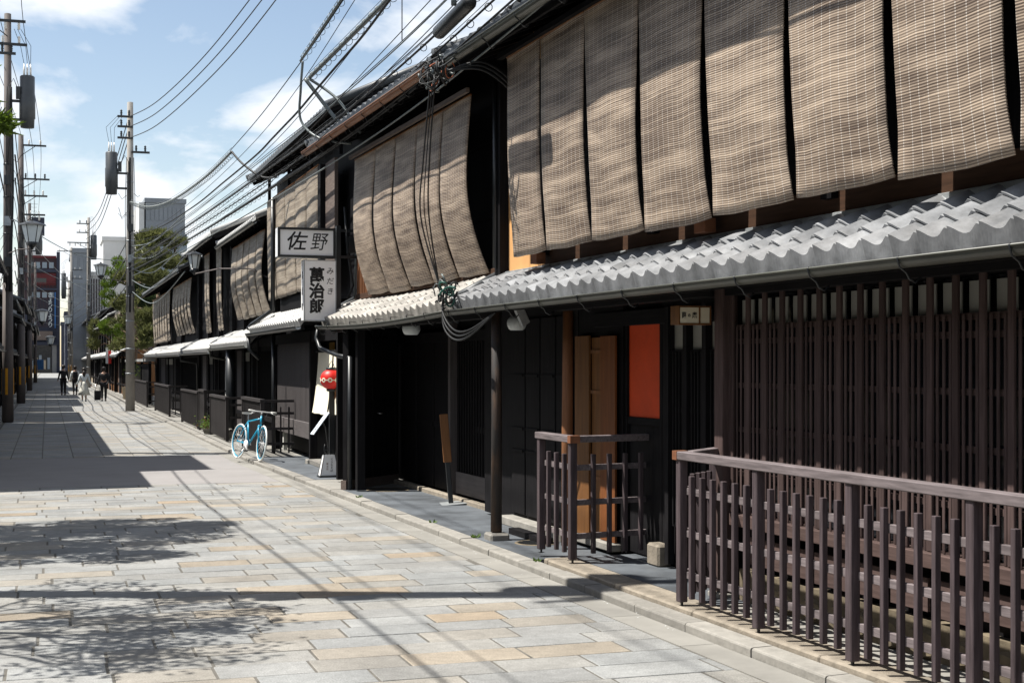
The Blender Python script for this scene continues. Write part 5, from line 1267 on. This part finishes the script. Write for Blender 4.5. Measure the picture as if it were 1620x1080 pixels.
for i, (zz, dx, r_, mt, sp) in enumerate(((5.42, .0, .008, 'cable', 0), (5.12, -.10, .012, 'cable', .62), (5.02, .02, .018, 'cable', .55), (4.96, -.10, .012, 'cable', 0), (4.80, .02, .012, 'wire_grey', 0), (5.32, -.1, .014, 'cable', .7), (5.48, .0, .007, 'cable', 0), (5.60, -.08, .009, 'wire_grey', 0), (5.74, .04, .006, 'cable', 0))):
    cable('%s cable running close along the upper eaves' % ('uppermost thin', 'ringed dark', 'thick ringed', 'fourth black', 'grey lowest', 'high ringed', 'thin black', 'thin grey', 'topmost thin')[i], [(EX(Y, dx), Y, zz + .14 + .0003 * (Y - 20) ** 2 + max(0, 15 - Y) * .03) for Y in YS], r_, mt, sp, .038)
for i in range(5):
    z0 = 4.4 + i * .45; cable('sagging service wire from the tall grey pole to the pine house eave, %s' % ORD[i], [(3.2, 58.9, z0 + .4), (3.6, 52, z0 - .35 + i * .1), (4.05, 45, z0 + .35)], .018, 'wire_grey', group='service wires at the tall grey pole')
for i in range(7):
    z0 = 4.6 + i * .75; near_ = [(-1.05 + .05 * i, -4, z0 + .2), (-1.0, 12.75, z0), (-1.0, 22, z0 - .35), (-1.0, 32.2, z0), (-.95, 40, z0 - .3)] if i in (2, 3) else []
    cable('cable along the left hand poles, %s from the bottom' % ORD[i], near_ + [(-1.0, 48.8, z0 + .3), (-1.0, 60, z0 - .1), (-1.0, 71.8, z0 + .3), (-1.0, 106, z0 + .5), (-1.0, 150, z0)], (.016 + .006 * (i % 3)) * (.6 if near_ else 1), 'cable', group='cables along the left hand poles')
for i, (ya, yb, za_, zb_) in enumerate(((48.8, 58.9, 6.6, 6.0), (71.8, 80, 6.8, 6.2), (71.8, 117, 8.1, 7.6), (106, 117, 6.8, 6.2), (106, 154, 7.6, 8.2), (150, 154, 6.2, 6.4), (150, 190, 7.5, 8.0))):
    cable('wire crossing the street between poles, %s from the near end' % ORD[i], [(-1.1, ya, za_), (3.1, yb, zb_)], .014, 'wire_grey', gap=.45, group='wires crossing the street')
for i in range(4): cable('far right cable along the poles, %s from the bottom' % ORD[i], [(3.15, 58.9, 5.2 + i * .6), (3.1, 88, 4.8 + i * .6), (3.08, 117, 5.4 + i * .6), (2.4, 154, 5.6 + i * .6), (2.6, 190, 5.8 + i * .5)], .02, group='far right cables')
for i, (za_, zb_, dx) in enumerate(((5.55, 5.97, 0), (5.22, 5.52, .02), (5.05, 5.34, .12), (5.85, 6.5, -.06))):
    cable('thin straight wire over the roofs, %s' % ORD[i], [(RX(58.9), 58.9, za_ + 1.2), (RX(42, dx), 42, za_ + .2), (RX(25, dx), 25, za_), (RX(16, dx), 16, zb_), (RX(8, dx), 8, zb_ + (zb_ - za_) * 1.4), (RX(-2, dx), -2, zb_ + (zb_ - za_) * 3.4)], .0055, 'cable')
# splice closure tube and the tangle of wires over the junction of the two houses
ct = own('splice_closure', 'black cylindrical cable closure hanging in the wires above the nearest eave', 'cable box', (3.78, 13.45, 5.28)); 
MB().tube([(0, -.62, .02), (0, -.58, .02), (0, .5, -.02), (0, .55, -.02)], [.060, .072, .072, .055], 14).build('tube', 'metal_black', ct); MB().tube([(0, -.63, .02), (0, -.6, .02)], .05, 12).build('end_cap', 'cable', ct)
cable('thick cable hanging down to the splice closure', [(3.72, 13.3, 7.6), (3.73, 13.25, 6.2), (3.72, 13.2, 5.35)], .03, 'wire_grey'); cable('thin vertical wire left of the splice closure', [(3.55, 14.6, 9.5), (3.55, 14.6, 5.3)], .006, gap=0)
def tangle(label, c, n, rr, mats):
    o = thing('wire_tangle', label, 'wires', tuple(c))
    for mt, cnt in mats:
        m = MB()
        for k in range(cnt):
            o_ = Vector(c) + Vector((rnd.gauss(0, rr * .3), rnd.gauss(0, rr * .8), rnd.gauss(0, rr * .45))); u1 = Vector((rnd.gauss(0, .4), rnd.gauss(0, 1), rnd.gauss(0, .5))).normalized(); u2 = u1.cross(Vector((1, rnd.gauss(0, .4), rnd.gauss(0, .4)))).normalized(); ra, rb = rnd.uniform(.05, rr), rnd.uniform(.03, rr * .8); a0 = rnd.random() * 6; m.tube([o_ + u1 * (ra * math.cos(a0 + j * .5)) + u2 * (rb * math.sin(a0 + j * .5)) for j in range(rnd.randint(6, 12))], rnd.choice((.006, .009, .012)), 5)
        m.build('wires', mt, o, kind='stuff')
    return o
tangle('tangled bunch of black and rusty wires at the eave between the first two houses', (3.78, 14.05, 4.88), 0, .17, (('cable', 18), ('rust', 3), ('wire_grey', 4)))
tangle('green and black wire coil on the gutter joint between the tiled roofs', (4.12, 14.95, 2.68), 0, .15, (('cable', 12), ('cable_green', 4), ('wire_grey', 3)))
for i in range(3):
    cable('thin wire dropping in front of the second house blinds, %s' % ORD[i], [(3.78, 14.1 + i * .09, 4.85), (3.80, 14.4 + i * .13, 4.1), (3.88, 14.75 + i * .17, 3.5), (4.05, 14.95, 2.75)], .006 if i % 2 else .009, 'cable' if i != 3 else 'cable_green', group='thin wires before the second house blinds')
for i in range(3): cable('black cable loop under the roof joint, %s' % ORD[i], [(4.1, 14.95, 2.7), (4.08, 14.9, 2.45 - .06 * i), (4.12, 14.6, 2.26 - .05 * i), (4.15, 14.1, 2.25 - .03 * i), (4.3, 13.7, 2.42)], .011, group='cable loops under the roof joint')
for i in range(3): cable('cable loop under the upper eave by the corner, %s' % ORD[i], [(3.85, 13.9, 4.86), (4.2, 13.8, 4.95 - .04 * i), (4.6, 13.95, 4.75 - .05 * i), (4.85, 14.3, 4.4)], .012, group='cable loops under the upper eave')

# ------------------------------------------------------------------ trees
def pads(mb, pads_, per, leaf, rnd_):
    for (cx, cy, cz, rx, ry, rz) in pads_:
        n = int(per * rx * ry * (1 + rz)); 
        for k in range(n):
            while True:
                a = [rnd_.uniform(-1, 1) for _ in range(3)]; q = sum(t * t for t in a)
                if .25 < q < 1: break
            c = Vector((cx + a[0] * rx, cy + a[1] * ry, cz + a[2] * rz)); nn = noise.noise(c * 1.6)
            if nn < -.08: continue
            d = Vector((a[0], a[1], abs(a[2]) + .4)).normalized()
            d = (d + Vector((rnd_.gauss(0, .6), rnd_.gauss(0, .6), rnd_.gauss(0, .5)))).normalized(); s_ = d.cross(Vector((rnd_.random(), rnd_.random(), rnd_.random()))).normalized(); L = leaf * rnd_.uniform(.6, 1.3)
            mb.add([c - s_ * L * .13, c + s_ * L * .13, c + d * L], [(0, 1, 2)]); s2_ = d.cross(s_); mb.add([c - s2_ * L * .13, c + s2_ * L * .13, c + d * L * .9], [(0, 1, 2)])
def pine(label, X, Y, trunk, pad_list, mat, per=900, leaf=.13, name='pine_tree'):
    r2 = random.Random(int(X * 7 + Y)); o = thing(name, label, 'tree', (X, Y, 0)); MB().tube(trunk, [.2 * (1 - .75 * i / (len(trunk) - 1)) for i in range(len(trunk))], 9).build('trunk', 'bark', o)
    bm_ = MB()
    for p in pad_list:
        c = Vector(p[:3]); t_ = min(trunk, key=lambda q: (Vector(q) - c).length + max(0, q[2] - c.z) * 2); bm_.tube([t_, (Vector(t_) + c) / 2 + Vector((0, 0, .15)), c - Vector((0, 0, p[5] * .5))], [.06, .045, .02], 5)
    bm_.build('branches', 'bark', o); m = MB(); pads(m, pad_list, per, leaf, r2); m.build('crown', mat, o); return o
# cloud pruned pines in the garden beyond house 6
rq = random.Random(3)
def at(u, v, Y): a = (u - 810) / 2250; k = Y / (.9506 - .3105 * a); return ((.3105 + .9506 * a) * k, Y, 1.9 + (575 - v) / 2250 * k)
def plist(L): return [(*at(u, v, Y), ru * Y / 2250, ru * Y / 2250 * 1.1, rv * Y / 2250) for u, v, Y, ru, rv in L]
pine('pine tree with bright clipped pads overhanging the street', 4.6, 79, [(4.6, 79, .1), (4.4, 79, 2), (4.7, 79, 4), (4.3, 79, 6), (4.5, 79, 7.4)],
     plist([(183, 430, 79, 20, 15), (172, 448, 79, 12, 9), (170, 465, 78, 11, 8), (172, 478, 79, 11, 9), (185, 497, 78, 0.1, .1), (178, 522, 77, 18, 12), (168, 516, 77, 12, 10), (190, 537, 78, 10, 7), (190, 415, 80, 14, 9)]), 'needles_bright', per=2600, leaf=.16)
pine('tall loose olive pine behind the tall grey pole', 6.2, 76, [(6.2, 76, .1), (6.0, 76, 3), (6.4, 76, 5.5), (6.3, 76, 8.4)],
     plist([(250, 378, 76, 34, 12), (228, 392, 75, 22, 12), (275, 385, 76, 20, 10), (245, 410, 74, 34, 14), (275, 415, 75, 22, 12), (225, 425, 73, 18, 12), (240, 440, 73, 26, 12), (268, 445, 74, 20, 10), (196, 440, 78, 14, 10), (210, 470, 75, 16, 12)]), 'needles_dull', per=1300, leaf=.3)
pine('lower olive pine with drooping branches above the board fence', 5.2, 70, [(5.2, 70, .1), (5.0, 70, 2), (5.1, 70, 4), (5.0, 70, 5.2)],
     plist([(195, 480, 74, 16, 12), (205, 500, 72, 18, 12), (190, 515, 73, 14, 10), (222, 510, 70, 14, 14), (236, 500, 70, 16, 12), (235, 530, 69, 14, 12), (200, 540, 74, 16, 10), (185, 550, 76, 10, 8), (225, 545, 69, 14, 9)]), 'needles_dull', per=1400, leaf=.3)
pine('dark evergreen behind the olive pines', 6.6, 80, [(6.6, 80, .1), (6.6, 80, 5.5)],
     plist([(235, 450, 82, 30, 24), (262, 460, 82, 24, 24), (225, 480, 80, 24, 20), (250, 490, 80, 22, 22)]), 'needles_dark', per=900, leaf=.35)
pine('small rusty green tree beyond the brown striped blind', 3.9, 96, [(4.3, 96, .1), (4.2, 96, 3)], plist([(150, 520, 96, 8, 14), (148, 545, 96, 8, 10)]), 'needles_dull', per=1500, leaf=.3)
# pine and leafy tree left of the frame: they shade the paving and reach in at the upper left edge
pl = [(-.78, 17.8, 4.72, .42, .55, .16), (-1.3, 17.2, 4.9, .7, 1.0, .25), (-2.2, 17.0, 5.2, 1.0, 1.3, .35), (-3.2, 17.4, 5.6, 1.0, 1.4, .4), (-1.6, 18.3, 5.3, .9, .6, .3), (-2.0, 15.9, 4.6, .8, .7, .25), (-3.4, 16, 5.2, 1, 1, .3), (-2.8, 18.4, 6.1, 1.1, .7, .35), (-1.45, 15.2, 4.2, .6, .5, .15)]
pine('garden pine reaching over the street from the left edge', -3.6, 17.2, [(-3.6, 17.2, 0), (-3.3, 17.1, 2), (-3.5, 17.3, 4), (-3.0, 17.4, 6)], pl, 'needles_bright', per=2600, leaf=.16)
def leafy(label, X, Y):
    o = thing('leafy_tree', label, 'tree', (X, Y, 0)); r2 = random.Random(11); br = MB(); lv = MB()
    def grow(p, d, L, r_, dep):
        q = p + d * L; mid = (p + q) / 2 + Vector((r2.gauss(0, .04), r2.gauss(0, .04), r2.gauss(0, .04))); br.tube([p, mid, q], [r_, r_ * .85, r_ * .7], 5)
        if dep == 0 or r_ < .008:
            for k in range(r2.choice((2, 4, 7, 10))):
                c = q + Vector((r2.gauss(0, .1), r2.gauss(0, .1), r2.gauss(0, .07))); a = Vector((r2.uniform(-1, 1), r2.uniform(-1, 1), r2.uniform(-.5, .5))).normalized() * .045; b_ = a.cross(Vector((0, 0, 1))).normalized() * .022; lv.add([c - a, c + b_, c + a, c - b_], [(0, 1, 2, 3)])
            return
        for k in range(r2.choice((2, 3, 3))):
            nd = (d + Vector((r2.gauss(0, .5), r2.gauss(0, .5), r2.gauss(.05, .28)))).normalized(); grow(q, nd, L * r2.uniform(.68, .9), r_ * .68, dep - 1)
    base = Vector((X, Y, 0)); br.tube([base, base + Vector((.05, 0, 1.4)), base + Vector((.2, .05, 2.6))], [.13, .11, .09], 8)
    for d in ((.9, .15, .62), (.75, -.45, .75), (.5, .5, .9), (-.5, .1, 1)): grow(base + Vector((.2, .05, 2.6)), Vector(d).normalized(), .8, .045, 5)
    br.build('trunk_and_branches', 'bark', o); lv.build('leaves', 'leaf', o)
leafy('bare branched garden tree with few leaves left of the street', -3.3, 11.3)
